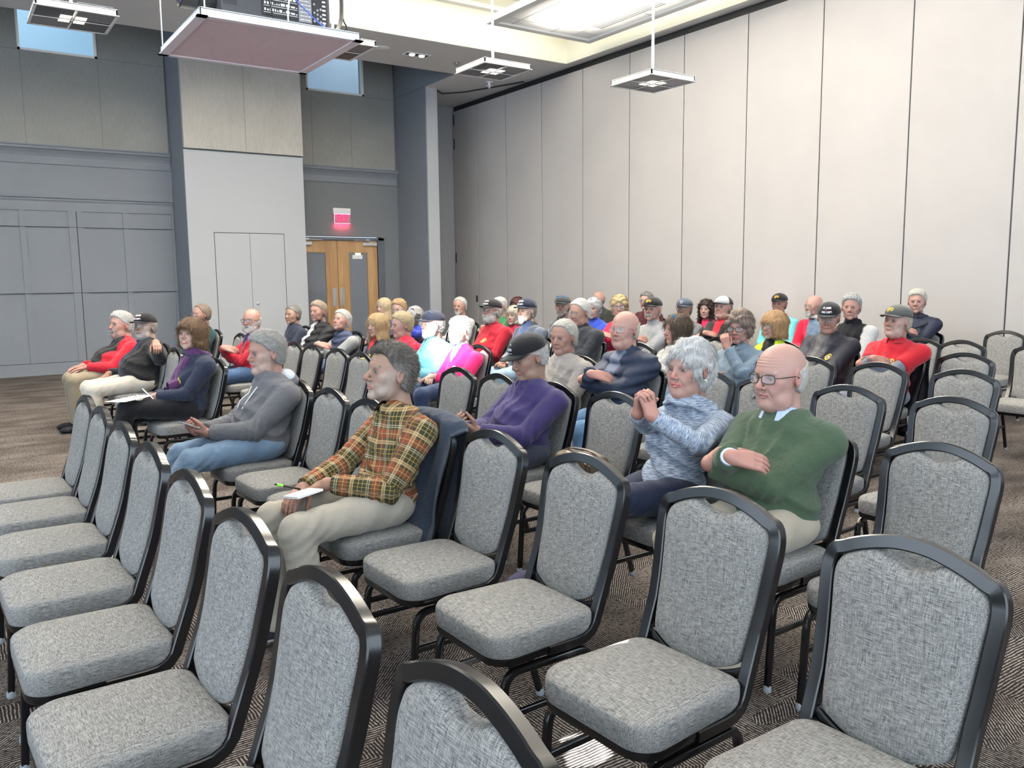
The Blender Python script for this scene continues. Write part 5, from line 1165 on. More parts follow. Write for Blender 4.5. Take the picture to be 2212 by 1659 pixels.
    if o['cuff'] is not None:
        for W, E_, S, lf, hp in hands[1:]:
            wd = (W - E_) / np.linalg.norm(W - E_); MB().tube([tuple(W - wd * .03), tuple(W - wd * .01), tuple(W + wd * .008)], [.036, .0345, .033], 14).build('cuff', mat('cuff_%d' % int(o['cuff'][2] * 255), o['cuff'], .85), root, smooth=True)
    if o.get('emblem'):
        ec, ey, ez = o['emblem']; P_ = A3(0, ey + N[1] * .7, N[2] + ez); xs_ = np.arange(.35, -.2, -.004); ray_ = np.stack([xs_, xs_ * 0 + P_[1], xs_ * 0 + P_[2]], 1).astype(np.float32); g_ = garment(ray_); hit = xs_[np.argmax(g_ < 0)] if (g_ < 0).any() else .1
        V = []; F = []; rgs = [(.0, 1), (.55, 1), (.56, 0), (1., 0)]; s_ = .019
        def surf(dy, dz):
            ry_ = np.stack([xs_, xs_ * 0 + P_[1] + dy, xs_ * 0 + P_[2] + dz], 1).astype(np.float32); q = garment(ry_); return (xs_[np.argmax(q < 0)] if (q < 0).any() else hit) + .004
        seg = 16; pr = []; ringn = (0, .5, .78, 1.); 
        for rg in ringn:
            for k in range(seg): a = 2 * PI * k / seg; sq = 1 + .12 * abs(math.cos(2 * a)); dy, dz = s_ * rg * math.cos(a) * sq, s_ * 1.15 * rg * math.sin(a) * sq; V.append((surf(dy, dz), P_[1] + dy, P_[2] + dz))
        for l_ in range(3):
            for k in range(seg): F.append((l_ * seg + k, l_ * seg + (k + 1) % seg, (l_ + 1) * seg + (k + 1) % seg, (l_ + 1) * seg + k))
        cc_ = [(.85, .85, .85)] * seg + [(.05, .05, .07)] * seg + [ec] * (2 * seg); link('emblem', mesh_np('emblem', V, F, True, np.array(cc_, np.float32)), m_cap, gm)
    # --- trousers and shoes
    def legs(P):
        dd = elld(P, Pv + A3(0, 0, -.01), (.145 * b, .182 * b, .105)); wl = .6 + .4 * b
        for h_, k_, a_ in ((hipL, kneeL, ankL), (hipR, kneeR, ankR)):
            sh_ = smin(capd(P, h_, k_, .092 * wl, .068 * wl), smax(capd(P, k_, a_ + A3(0, 0, -.03), .070 * wl, .064), (a_[2] - .03) - P[:, 2], .004), .02)
            sh_ = sh_ - .006 * (1 - 1.6 * np.abs(np.sin(((P - k_) @ A3(.8, 0, 1)) * 52 + 2 * wob(P, 12)))) * np.exp(-((P - k_ + A3(.04, 0, .02)) ** 2).sum(1) / .016) - .0035 * (1 - 1.6 * np.abs(np.sin(P[:, 0] * 30 + P[:, 2] * 18 + 2.2 * wob(P, 8, 3)))) - .0015 * wob(P, 30, 3); dd = smin(dd, sh_, .018)
        return dd
    P0 = np.array([Pv, kneeL, kneeR, ankL, ankR]); V, F = nets(legs, P0.min(0) - A3(.2, .17, .09), P0.max(0) + A3(.13, .17, .12), bres * 1.1)
    link('trousers', mesh_np('trousers', V, F, True, np.repeat(np.array([o['legs']], np.float32), len(V), 0) * (1 + .06 * wob(V, 14)[:, None])), MM[o['legm']], root)
    for a_, s_ in ((ankL, 1), (ankR, -1)):
        g_ = a_ * A3(1, 1, 0) + A3(0, 0, a_[2] - .09); dirx = A3(1, .12 * s_, 0)
        def shoe(P):
            dd = capd(P, g_ + A3(-.035, 0, .045), g_ + dirx * .11 + A3(0, 0, .035), .036, .033); dd = smin(dd, elld(P, g_ + dirx * .135 + A3(0, 0, .03), (.06, .044, .032)), .03); dd = smin(dd, capd(P, g_ + A3(-.02, 0, .06), g_ + A3(.0, 0, .095), .038, .036), .03); return smax(dd, g_[2] + .002 - P[:, 2], .004)
        V, F = nets(shoe, g_ - A3(.1, .07, .01), g_ + A3(.22, .09, .14), max(bres * .6, .006)); C = np.repeat(np.array([o['shoes']], np.float32), len(V), 0)
        if o['sole'] is not None: C[V[:, 2] < g_[2] + .024] = o['sole']
        link('shoe', mesh_np('shoe', V, F, True, C), m_shoe, root)
    PEOPLE[key] = dict(root=root, H=H, N=N, R=R, hands=hands, yaw=yaw, base=Vector((cx, cy, 0)), garment=garment, T=T)
    return root
WHITE, GOLD, RED_ = (.85, .85, .85), (.85, .55, .06), (.55, .03, .05)
NAVY = (.012, .016, .032); BLK = (.010, .010, .012)
STJ = [('ST. JAMES', .021, .62, WHITE, 1.0), ('FIRE DEPT.', .021, .18, WHITE, 1.0), ('- - - - -', .018, .41, RED_, 1.0)]
SJ = [('SJFD', .036, .42, GOLD, 1.0)]
WH, GR, DK, BL, GB = (.50, .485, .46), (.21, .205, .20), (.035, .024, .018), (.44, .32, .17), (.38, .34, .28)
C1, C2, C3, C4, C5, C6, C7 = [c + .12 for c in COLX[1:]]
G1 = 'seated audience'
if ONLY is None or True:
  LIST = [
  ('plaid', 843, 806, C1, 'man in a green and orange plaid shirt with dark greying hair, holding a notepad', dict(tier=0, w=.96, yaw=-4, pitch=9, pose=(((.21, .035, .690), (.70, -.60, -.25), (-.1, -.2, -1), .45), ((.29, -.035, .670), (.75, .55, -.30), (.1, .1, -1), .55)), skin='tan', hair='spiky', hairc=(.055, .045, .04), hair2=(.17, .15, .13), hairside=(.26, .245, .23), vol=.6, rec=.4, stub=.55, stubc=(.40, .37, .34), brow=(.10, .08, .07), nose=.6, topm='plaid', collar='fold', bulk=.95, legs=(.34, .31, .26), shoes=(.03, .03, .035), sole=(.8, .8, .78), legpose='plaid', gname='plaid_shirt', iris=(.07, .08, .07))),
  ('hoodie', 574, 762, C1, 'grey-haired man in a grey hoodie and blue jeans looking at the front, phone in hands', dict(tier=0, yaw=4, pitch=-2, pose='phonelow', skin='ruddy', hair='short', hairc=(.29, .28, .265), vol=1.1, stub=.35, stubc=(.6, .55, .5), topm='fleece', top=(.115, .115, .125), collar='hood', bulk=1.08, belly=1.1, legs=(.15, .225, .32), legm='denim', legpose='out', shoes=(.75, .75, .75), sole=(.85, .85, .85), gname='hoodie', fat=.5, iris=(.06, .10, .15))),
  ('white', 1488, 797, C2, 'white-haired woman in a pale blue heathered cowl-neck top with hands clasped up', dict(tier=0, yaw=2, pitch=2, legpose='tuck', pose='up40', fem=1, w=.97, skin='pink', hair='pixie', hairc=(.56, .555, .55), vol=1.1, topm='heather', top=(.5, .55, .62), collar='cowl', bulk=.90, legs=(.012, .018, .045), brow=(.5, .45, .4), smile=.35, fat=.35, longtop=1, gname='cowl_top', shoes=(.03, .03, .08), sh=.165)),
  ('green', 1683, 812, C2, 'bald man with dark glasses in a green sweater over a checked shirt, arms crossed', dict(tier=0, yaw=-8, pitch=-3, pose='cross', skin='pink', hair='bald', hairc=(.45, .42, .39), vol=.6, topm='fleece', top=(.055, .085, .050), collar='fold', collc=(.42, .52, .70), bulk=1.10, belly=1., legs=(.33, .29, .23), glasses='bold', nose=.8, fat=.8, brow=(.5, .42, .36), cuff=(.55, .62, .78), gname='sweater')),
  ('purple', 1140, 770, C2, 'man in a purple shirt and black cap looking down at a phone', dict(tier=0, yaw=-6, pitch=-19, pose='phone', skin='tan', hair='short', hairc=(.40, .38, .36), vol=.5, topm='cloth', top=(.040, .030, .105), collar='fold', bulk=1.08, belly=1.5, legs=(.05, .055, .085), legm='denim', cap=(BLK, BLK, BLK, [('/\\', .040, .50, (.5, .56, .62), 1.), ('===', .026, .30, (.5, .56, .62), 1.), ('___', .022, .18, (.6, .65, .7), 1.)]), fat=.7, gname='long_sleeved_polo', shoes=(.03, .035, .10), sole=(.6, .2, .2))),
  ('scarf', 415, 722, C1, 'smiling woman with brown bobbed hair, a purple scarf and a navy sweatshirt', dict(tier=1, yaw=30, pitch=8, pose='lap', fem=1, w=.97, skin='fair', hair='bob', hairc=(.13, .075, .04), hair2=(.22, .13, .07), vol=.5, top=(.020, .026, .050), topm='fleece', collar=None, bulk=.92, legs=(.008, .008, .010), smile=1., emblem=(GOLD, .085, -.17), brow=(.12, .07, .05), legpose='crossed', gname='sweatshirt', shoes=(.01, .01, .012), sh=.165)),
  ('vcap', 313, 704, C1 + .06, 'man in a black cap and tinted glasses with one arm along the next chair', dict(tier=1, yaw=27, pitch=2, pose='backarm', skin='tan', hair='short', hairc=(.3, .28, .26), vol=.4, stub=.9, stubc=(.4, .38, .36), style='open', inner=(.012, .022, .075), top=(.014, .014, .016), topm='fleece', collar='high', bulk=1.12, belly=1.6, glasses='dark', cap=(BLK, BLK, BLK, STJ), legs=(.50, .46, .39), fat=.8, shoes=BLK)),
  ('redheavy', 261, 702, C1, 'white-haired heavy man in an open red jacket and khaki trousers at the far left', dict(tier=1, yaw=16, pitch=4, pose='knees', hs=1.2, skin='pink', hair='short', hairc=WH, vol=1., beard='mous', beardc=WH, style='wideopen', inner=BLK, top=(.38, .012, .025), topm='fleece', collar='high', bulk=1.15, belly=2.6, legs=(.22, .18, .125), fat=1.4, nose=.7, emblem=(GOLD, -.05, -.16), shoes=BLK, legpose='std')),
  ('teal', 434, 679, C2, 'man with glasses and a receding hairline in a dark teal sweater behind the scarfed woman', dict(yaw=6, skin='ruddy', hair='thin', hairc=(.16, .12, .09), rec=1, glasses='wire', top=(.012, .045, .052), collar=None, legs=NAVY)),
  ('redbeard', 543, 693, C2, 'bald man with a white beard and black glasses in a red fleece, arms crossed', dict(tier=1, yaw=32, pitch=2, pose='cross', skin='ruddy', hair='bald', hairc=WH, beard='full', beardc=WH, glasses='bold', top=(.34, .010, .024), topm='fleece', collar='high', style='vneck', inner=(.02, .03, .12), legs=(.04, .08, .16), legm='denim', bulk=1.0)),
  ('navy', 632, 680, C3, 'man with short grey hair in a navy quarter-zip pullover, farthest by the storage doors', dict(yaw=14, pitch=2, skin='tan', hair='short', hairc=(.16, .15, .14), vol=.4, top=NAVY, topm='cloth', collar='high', bulk=1.05)),
  ('puffer', 687, 673, C3, 'man with brown-grey hair in a black puffer jacket over a white shirt', dict(yaw=18, skin='ruddy', hair='short', hairc=(.26, .20, .15), vol=1., style='puffer', openp=1, inner=(.6, .6, .6), top=BLK, topm='shell', collar='high', bulk=1.1, belly=1.2, pose='knees', nose=.5)),
  ('vest', 738, 693, C3, 'white-haired man tilting his head back in a navy quilted vest and grey sleeves', dict(yaw=14, pitch=16, skin='pink', hair='short', hairc=WH, vol=.8, style='vest', top=(.03, .04, .075), topm='shell', sleeves=(.24, .25, .255), collar='high', pose='cross', legs=(.05, .08, .14), legm='denim', shoes=(.5, .01, .03), sole=(.5, .5, .5))),
  ('blonde', 815, 703, C3, 'blonde woman in a black jacket with a round badge, behind the plaid-shirted man', dict(tier=1, yaw=4, fem=1, hair='long', hairc=BL, hair2=(.40, .29, .16), vol=-.4, top=(.012, .013, .020), collar='fold', style='vneck', inner=(.5, .02, .03), emblem=(GOLD, .07, -.15), bulk=.95, smile=.5)),
  ('redman', 868, 702, C3, 'man with fair hair and a pink face in profile, in a red fleece', dict(tier=1, yaw=-12, pitch=-4, skin='pink', hair='short', hairc=(.42, .33, .20), vol=.9, top=(.46, .015, .04), topm='fleece', collar='high', fat=.9, nose=.7)),
  ('turq', 934, 700, C3, 'white-bearded man in a turquoise top and navy cap with sunglasses on it', dict(tier=1, yaw=-12, skin='pink', hair='short', hairc=WH, vol=.3, beard='full', beardc=(.6, .59, .57), top=(.16, .52, .62), collar='fold', bulk=1.1, belly=1.3, cap=(NAVY, NAVY, NAVY), shades=1, legs=(.35, .35, .34))),
  ('pink', 992, 716, C3, 'man in strong sunlight in a bright pink top, face washed out', dict(tier=1, yaw=4, pitch=2, skin='pale', hair='short', hairc=(.6, .59, .57), vol=.8, top=(.75, .02, .14), topm='cloth', collar='high', style='vneck', inner=(.2, .4, .6), legs=(.02, .035, .08), legm='denim', emblem=((.9, .8, .8), .07, -.15), pose='lap')),
  ('blondeb', 829, 664, C4, 'blonde woman half hidden in front of the door frame', dict(yaw=12, fem=1, hair='long', hairc=(.48, .39, .25), vol=-.4, top=(.03, .03, .06))),
  ('manb', 862, 667, C4, 'man with sandy hair looking down, only the top of his head showing', dict(yaw=20, pitch=-10, hair='short', hairc=(.32, .22, .12), glasses='wire', top=(.05, .05, .09))),
  ('phone', 895, 684, C4, 'grey-haired woman holding a phone to her ear, sunglasses on her head', dict(yaw=10, pitch=-12, fem=1, skin='tan', hair='long', hairc=(.42, .41, .40), hair2=(.3, .3, .3), vol=-.2, top=(.015, .03, .28), pose='ear', shades=1)),
  ('redcap', 1062, 671, C4, 'white-bearded man in a red shirt, black cap and black glasses', dict(tier=1, yaw=2, pitch=5, skin='pink', hair='short', hairc=WH, vol=.3, beard='short', beardc=WH, glasses='bold', cap=(BLK, BLK, BLK, STJ), top=(.32, .009, .024), collar='fold', bulk=1.2, belly=1.5, emblem=(GOLD, .07, -.15), fat=1.)),
  ('navycap', 1137, 671, C4, 'man with a grey goatee in a navy cap and dark jacket', dict(tier=1, yaw=4, skin='tan', hair='short', hairc=GR, vol=.3, beard='goat', beardc=(.48, .46, .44), stub=.5, stubc=(.3, .28, .27), cap=(NAVY, NAVY, NAVY, STJ), top=(.014, .018, .028), style='vneck', inner=(.012, .02, .05), collar='high', bulk=1.1, legs=(.30, .42, .55), legm='denim')),
  ('bigman', 1252, 674, C4 + .22, 'white-haired man with glasses in a dark fleece looking down', dict(tier=1, yaw=-2, pitch=-10, skin='ruddy', hair='thin', hairc=WH, vol=1., glasses='wire', top=(.016, .018, .024), topm='fleece', collar='high', bulk=1.3, belly=1.6, fat=1.2)),
  ('longhair', 1462, 712, C4, 'long-haired woman in profile with sunglasses on her head and a striped rust sweater', dict(tier=1, yaw=-26, fem=1, skin='pink', hair='long', hairc=(.055, .038, .028), hair2=(.20, .13, .07), vol=-.3, top=(.50, .48, .44), style='stripe', topm='fleece', collar=None, smile=.4, legs=(.16, .24, .34), legm='denim', shades=1, pose='one')),
  ('denim', 1597, 707, C4, 'woman with short tousled hair and glasses in a denim jacket, chin on her hand', dict(tier=1, yaw=12, pitch=-6, fem=1, skin='ruddy', hair='pixie', hairc=(.26, .20, .16), hair2=(.10, .07, .06), vol=1.6, glasses='bold', top=(.13, .18, .23), topm='denim', collar='fold', pose='chin', bulk=1.1, belly=.8, legs=(.10, .16, .26), legm='denim')),
  ('puff', 1349, 712, C3, 'balding man with wire glasses in a navy puffer jacket, arms crossed', dict(tier=1, yaw=4, pitch=2, skin='pink', hair='bald', hairc=(.48, .45, .40), vol=.9, glasses='wire', style='puffer', openp=1, inner=(.12, .14, .20), top=(.022, .030, .055), topm='shell', collar='high', pose='cross', bulk=1.12, belly=1., fat=.9, smile=.1, legs=(.10, .19, .32), legm='denim')),
  ('graysw', 1217, 728, C3, 'white-haired man in a beige crewneck sweatshirt', dict(tier=1, yaw=8, pitch=-6, skin='ruddy', hair='thin', hairc=(.42, .40, .36), vol=1., rec=.3, top=(.30, .275, .255), topm='fleece', collar=None, collc=(.03, .035, .07), bulk=1.05, fat=.5)),
  ('polo', 1938, 694, C5, 'man in a red polo shirt over grey sleeves and a grey cap, arms crossed', dict(tier=1, yaw=-15, pitch=5, skin='ruddy', hair='short', hairc=GB, vol=.4, stub=.35, stubc=(.5, .45, .42), style='polo', top=(.40, .012, .022), sleeves=(.14, .15, .18), collar='fold', pose='cross', bulk=1.18, belly=1.4, emblem=(GOLD, .07, -.14), cap=((.075, .078, .075), (.075, .078, .075), (.075, .078, .075), SJ), legs=(.12, .13, .17), fat=.6)),
  ('stj', 1790, 686, C5, 'man looking down in a black fire department cap and dark navy jacket', dict(tier=1, yaw=18, pitch=-11, skin='ruddy', hair='short', hairc=GR, vol=.3, glasses='wire', top=(.020, .021, .030), topm='shell', collar='high', style='open', inner=(.06, .06, .065), cap=(BLK, BLK, BLK, STJ), pose='phone', bulk=1.22, belly=1.3, emblem=(GOLD, .11, -.15), legs=(.05, .045, .045), fat=.5)),
  ('bob', 1672, 703, C5, 'strawberry-blonde woman with glasses in a yellow-green top', dict(tier=1, yaw=-18, fem=1, hair='bob', hairc=(.46, .27, .13), hair2=(.55, .40, .25), vol=.6, glasses='wire', top=(.55, .70, .03), style='open', inner=(.01, .01, .012), bulk=.92)),
  ('sjfd', 1409, 668, C5, 'man with a white moustache in a grey pullover and black cap, arms crossed', dict(yaw=12, pitch=2, skin='ruddy', hair='short', hairc=WH, vol=.3, beard='mous', beardc=WH, cap=(BLK, BLK, BLK, SJ), top=(.27, .27, .28), collar='high', style='zip', inner=(.05, .05, .05), pose='cross', bulk=1.05, nose=.6)),
  ('redwom', 1338, 663, C5, 'short-haired blonde woman with black glasses in a crimson jacket', dict(yaw=36, fem=1, hair='pixie', hairc=(.45, .35, .18), vol=1., glasses='bold', top=(.42, .012, .045), topm='fleece', collar='high', pose='cross')),
  ('bluewom', 1281, 667, C5 + .2, 'grey-haired woman in a royal blue jacket', dict(yaw=24, fem=1, hair='pixie', hairc=(.42, .43, .45), vol=.6, top=(.02, .05, .32), topm='fleece', collar='high', smile=.4)),
  ('camo', 1215, 661, C5, 'bearded man in a camouflage top and patterned cap', dict(yaw=28, skin='tan', hair='short', hairc=GR, vol=.3, beard='goat', beardc=(.25, .23, .21), stub=.7, stubc=(.3, .27, .25), cap=((.03, .032, .035), (.03, .032, .035), (.02, .02, .02)), shades=1, style='camo', top=(.08, .09, .11), collar=None)),
  ('graywom', 1110, 682, C5 - .1, 'grey-blonde woman between the red shirt and the navy cap', dict(yaw=14, pitch=2, fem=1, hair='chin', hairc=GB, vol=.2, top=(.28, .01, .04), style='open', inner=(.3, .01, .04), smile=.3)),
  ('greensw', 1079, 662, C5 + .2, 'white-haired man in a green sweater, hidden behind the black cap', dict(yaw=10, hair='short', hairc=WH, vol=.6, top=(.02, .10, .04), topm='fleece', pose='cross')),
  ('bald', 993, 661, C5, 'white-haired man in a pale shirt in front of the wall end', dict(yaw=24, pitch=-2, skin='ruddy', hair='thin', hairc=(.5, .48, .46), vol=.8, beard='goat', beardc=WH, top=(.56, .55, .52), collar=None, bulk=1.1)),
  ('vestman', 1839, 664, C6, 'grey-haired man in a black vest with pale heathered sleeves', dict(tier=1, yaw=16, skin='ruddy', hair='short', hairc=(.22, .21, .20), hair2=(.6, .62, .64), vol=1., style='shoulder', top=(.012, .012, .014), inner=(.42, .42, .42), topm='heath2', collar='high', bulk=1.15)),
  ('hatman', 1562, 664, C6, 'man with a grey and black cap in a black hoodie, arms crossed', dict(yaw=0, pitch=6, skin='pink', hair='short', hairc=GR, vol=.3, cap=(BLK, BLK, (.4, .4, .4), None, None, (.42, .42, .42)), top=(.012, .012, .012), topm='fleece', collar='high', style='open', inner=(.5, .02, .04), pose='cross', bulk=1.25, belly=1., fat=.8)),
  ('capman', 1478, 667, C6, 'man with glasses in a slate-blue cap and grey shirt', dict(yaw=14, skin='tan', hair='short', hairc=GR, vol=.3, glasses='bold', cap=((.05, .065, .09), (.05, .065, .09), (.05, .065, .09), [('===', .034, .46, (.45, .46, .48), 1.), ('==', .034, .22, (.45, .46, .48), 1.)]), top=(.10, .105, .115), collar='fold')),
  ('behind', 1117, 660, C6, 'person with dark red hair almost hidden by the navy cap', dict(yaw=5, fem=1, hair='bob', hairc=(.06, .015, .012), glasses='bold', top=(.05, .01, .02))),
  ('radio', 1981, 652, C7 + .1, 'white-haired man in a navy jacket with a radio on a chest strap by the partition', dict(tier=1, yaw=14, skin='pink', hair='short', hairc=(.55, .53, .46), vol=1.2, top=(.016, .020, .038), topm='shell', collar='fold', pose='cross', bulk=1.05, smile=.3)),
  ('redold', 1757, 661, C7, 'man with a white beard and glasses in a red coat with a fleece collar', dict(yaw=-18, skin='pink', hair='bald', hairc=WH, vol=.8, beard='goat', beardc=WH, glasses='wire', top=(.60, .02, .06), topm='fleece', style='wideopen', inner=(.14, .20, .28), collar='high', collc=(.66, .62, .56))),
  ('sjfdb', 1683, 656, C7, 'man in a turquoise shirt and black cap against the partition', dict(yaw=10, skin='ruddy', hair='short', hairc=GR, vol=.3, cap=(BLK, BLK, BLK, SJ), top=(.18, .58, .62), style='shoulder', inner=(.18, .58, .62), collar='high', collc=(.012, .014, .02), bulk=1.1)),
  ('curly', 1525, 668, C7, 'woman with long dark curly hair in a pink jacket', dict(yaw=16, fem=1, skin='fair', hair='curlylong', hairc=(.025, .012, .010), vol=.8, top=(.62, .03, .10), topm='fleece')),
  ('maroon', 1396, 650, C7, 'man with black glasses in a maroon fleece behind a black cap', dict(yaw=8, hair='short', hairc=(.16, .15, .14), glasses='bold', top=(.055, .008, .012), topm='fleece', collar='high', bulk=1.2)),
  ('dkgreen', 1293, 647, C7, 'bald man with glasses in a dark green fleece against the partition', dict(yaw=12, pitch=-4, skin='pink', hair='bald', hairc=GR, glasses='wire', top=(.016, .020, .015), topm='fleece', collar='high', bulk=1.15)),
  ]
import time as _t
for key, u, v, xw, label, kw in LIST:
    if ONLY and key not in ONLY: continue
    kw.setdefault('brow', tuple(.5 * c for c in kw.get('hairc', (.3, .3, .3))) if not isinstance(kw.get('brow'), tuple) else kw['brow'])
    r = person(key, u, v, xw, label, **kw)
# ---------------------------------------------------------------- things people hold, and things on chairs
def P2W(key, p): b = PEOPLE[key]; c, s = math.cos(b['yaw']), math.sin(b['yaw']); return b['base'] + Vector((p[0] * c - p[1] * s, p[0] * s + p[1] * c, p[2]))
def place(o, key, p, rot=(0, 0, 0)):
    o.location = P2W(key, p); o.rotation_euler = (Matrix.Rotation(PEOPLE[key]['yaw'], 3, 'Z') @ Matrix.Rotation(rot[2], 3, 'Z') @ Matrix.Rotation(rot[1], 3, 'Y') @ Matrix.Rotation(rot[0], 3, 'X')).to_euler(); return o
def empty(name, label, cat, group=None): e = bpy.data.objects.new(name, None); COL.objects.link(e); tag(e, label, cat, group); return e
m_paper = mat('paper', (.72, .72, .70), .8); m_phone = mat('phone_glass', (.01, .01, .012), .1); m_phs = mat('phone_case', (.03, .03, .035), .5)
def phone(key, p, rot, label, silver=False):
    e = empty('phone', label, 'phone'); MB().box(-.075, -.036, -.004, .075, .036, .004).build('case', m_phs if not silver else m_steel, e, bevel=.003, seg=3); MB().box(-.071, -.033, .004, .071, .033, .0046).build('screen', m_phone, e); place(e, key, p, rot)
if 'hoodie' in PEOPLE:
    phone('hoodie', (.345, .0, .712), (0, -.45, .15), 'silver-edged phone in the hands of the man in the grey hoodie', True)
if 'purple' in PEOPLE: phone('purple', (.36, .0, .775), (0, -.6, 0), 'black phone held by the man in the purple shirt')
if 'phone' in PEOPLE:
    H = PEOPLE['phone']['H']; phone('phone', (H[0] + .02, H[1] + .105, H[2] - .03), (PI / 2, 1.2, 0), 'phone held to the ear of the grey-haired woman')
if 'stj' in PEOPLE: phone('stj', (.36, .0, .775), (0, -.5, 0), 'dark phone in the hands of the man in the fire department cap')
if 'plaid' in PEOPLE:
    e = empty('notepad', 'small white notepad on the lap of the man in plaid', 'notepad'); k = MB()
    k.box(-.065, -.045, 0, .065, .045, .009); k.build('pages', m_paper, e); place(e, 'plaid', (.335, .055, .672), (.1, .05, .3))
    e = empty('pen', 'black and green pen held by the man in plaid', 'pen'); MB().tube([(-.07, 0, 0), (.045, 0, 0), (.06, 0, 0)], [.0045, .0045, .003], 8).build('barrel', m_black, e, smooth=True)
    MB().tube([(.02, 0, 0), (.05, 0, 0)], .0052, 8).build('grip', mat('lime_plastic', (.25, .7, .05), .4), e, smooth=True); place(e, 'plaid', (.38, -.01, .700), (0, -.35, .25))
if 'scarf' in PEOPLE:
    b = PEOPLE['scarf']; N = b['N']; g = b['garment']; m_scarf = mat('plum_scarf', (.075, .018, .085), .95, sheen=.3); t = NT(m_scarf); bump(t, t.n('TexNoise', vec=(t.n('TexCoord'), 'Object'), scale=60., detail=3.), .6, .006)
    def front(y, z):
        xs = np.arange(.35, -.25, -.004); q = g(np.stack([xs, xs * 0 + y, xs * 0 + z], 1).astype(np.float32)); return float(xs[np.argmax(q < 0)]) if (q < 0).any() else .05
    y0 = float(N[1] * .8)
    ch1 = [A3(front(y0 + y, N[2] + z) - .004, y0 + y, N[2] + z) for y, z in ((-.045, -.03), (-.02, -.08), (.02, -.13), (.045, -.19), (.05, -.25), (.045, -.31), (.05, -.37))]
    ch2 = [A3(front(y0 + y, N[2] + z) + .004, y0 + y, N[2] + z) for y, z in ((.05, -.02), (.03, -.07), (-.01, -.12), (-.03, -.17), (-.035, -.23), (-.03, -.29))]
    def scf(P):
        c0 = N + A3(.012, 0, .018); q = (P - c0) @ rotm(0, .42); rr_ = np.sqrt((q[:, 0] / 1.08) ** 2 + q[:, 1] ** 2); d = np.sqrt(((rr_ - .078) / 1.) ** 2 + (np.maximum(np.abs(q[:, 2]) - .016, 0)) ** 2) - .019 - .004 * np.sin(q[:, 2] * 190 + 5 * q[:, 1] * 20)
        for ch in (ch1, ch2):
            for k in range(len(ch) - 1):
                S2 = P * A3(1.5, 1, 1); d = smin(d, capd(S2, ch[k] * A3(1.5, 1, 1), ch[k + 1] * A3(1.5, 1, 1), .034 + .002 * k, .036 + .002 * k) / 1.3, .006)
        return d - .003 * (1 - 1.7 * np.abs(np.sin(P[:, 1] * 130 + 2 * wob(P, 20))))
    V, F = nets(scf, N - A3(.16, .17, .43), N + A3(.26, .17, .10), .007); link('scarf', mesh_np('scarf', V, F, True), m_scarf, b['root'])
    e = empty('paper', 'white paper on the lap of the woman with the scarf', 'paper'); MB().box(-.14, -.105, 0, .14, .105, .002).build('sheet', m_paper, e); place(e, 'scarf', (.36, .02, .675), (.05, .05, .5))
    e = empty('eyeglasses', 'folded glasses lying on the white paper', 'glasses'); k = MB()
    for s in (-.028, .028): k.tube([(.0, s + .02 * math.cos(q), .018 + .016 * math.sin(q)) for q in [2 * PI * j / 16 for j in range(16)]], .0015, 6, closed=True)
    k.tube([(0, -.008, .02), (0, .008, .02)], .0015, 6); e2 = k.build('rims', m_glm, e); MB().tube([(0, .05, .02), (.09, .055, .03), (.12, .055, .02)], .0016, 6).build('temple', m_glm, e); MB().tube([(0, -.05, .02), (.09, -.03, .012), (.12, -.03, .004)], .0016, 6).build('temple', m_glm, e); place(e, 'scarf', (.33, .04, .679), (0, 0, .4))
    e = empty('pen', 'silver pen in the hand of the woman with the scarf', 'pen'); MB().tube([(0, 0, -.07), (0, 0, .07)], .0042, 8).build('barrel', m_chrome, e, smooth=True); place(e, 'scarf', (.25, .075, .705), (.9, .6, 0))
if 'radio' in PEOPLE:
    b = PEOPLE['radio']; N = b['N']; g = b['garment']
    def fx(y, z):
        xs = np.arange(.35, -.25, -.004); q = g(np.stack([xs, xs * 0 + y, xs * 0 + z], 1).astype(np.float32)); return float(xs[np.argmax(q < 0)]) + .006 if (q < 0).any() else .05
    st = [(fx(y, N[2] + z), y, N[2] + z) for y, z in ((.13, -.045), (.10, -.08), (.05, -.13), (0, -.18), (-.06, -.24), (-.12, -.30))]
    MB().sweep(st, .035, .006, side=(0, .7, .7)).build('chest_strap', m_phs, b['root'])
    e = empty('radio', 'black two-way radio on the chest strap of the white-haired man', 'radio'); MB().box(-.012, -.03, -.045, .02, .03, .045).build('case', m_black, e, bevel=.005); MB().tube([(0, .022, .04), (0, .022, .10)], .005, 8).build('antenna', m_black, e, smooth=True); MB().box(.0195, -.02, -.005, .0215, .02, .03).build('speaker_grille', m_gray, e)
    place(e, 'radio', (fx(.05, N[2] - .13) + .01, .05, N[2] - .13), (.5, 0, 0))
if 'white' in PEOPLE:
    b = PEOPLE['white']; V = np.array([(-.004, .083 * .97, -.040)]) ; q = b['T'](V)[0]; MB().lathe([(0, -.005), (.004, -.003), (.0052, 0), (.004, .003), (0, .005)], tuple(float(x) for x in q), 'z', 12).build('pearl_earring', mat('pearl', (.8, .78, .72), .2), b['root'], smooth=True)
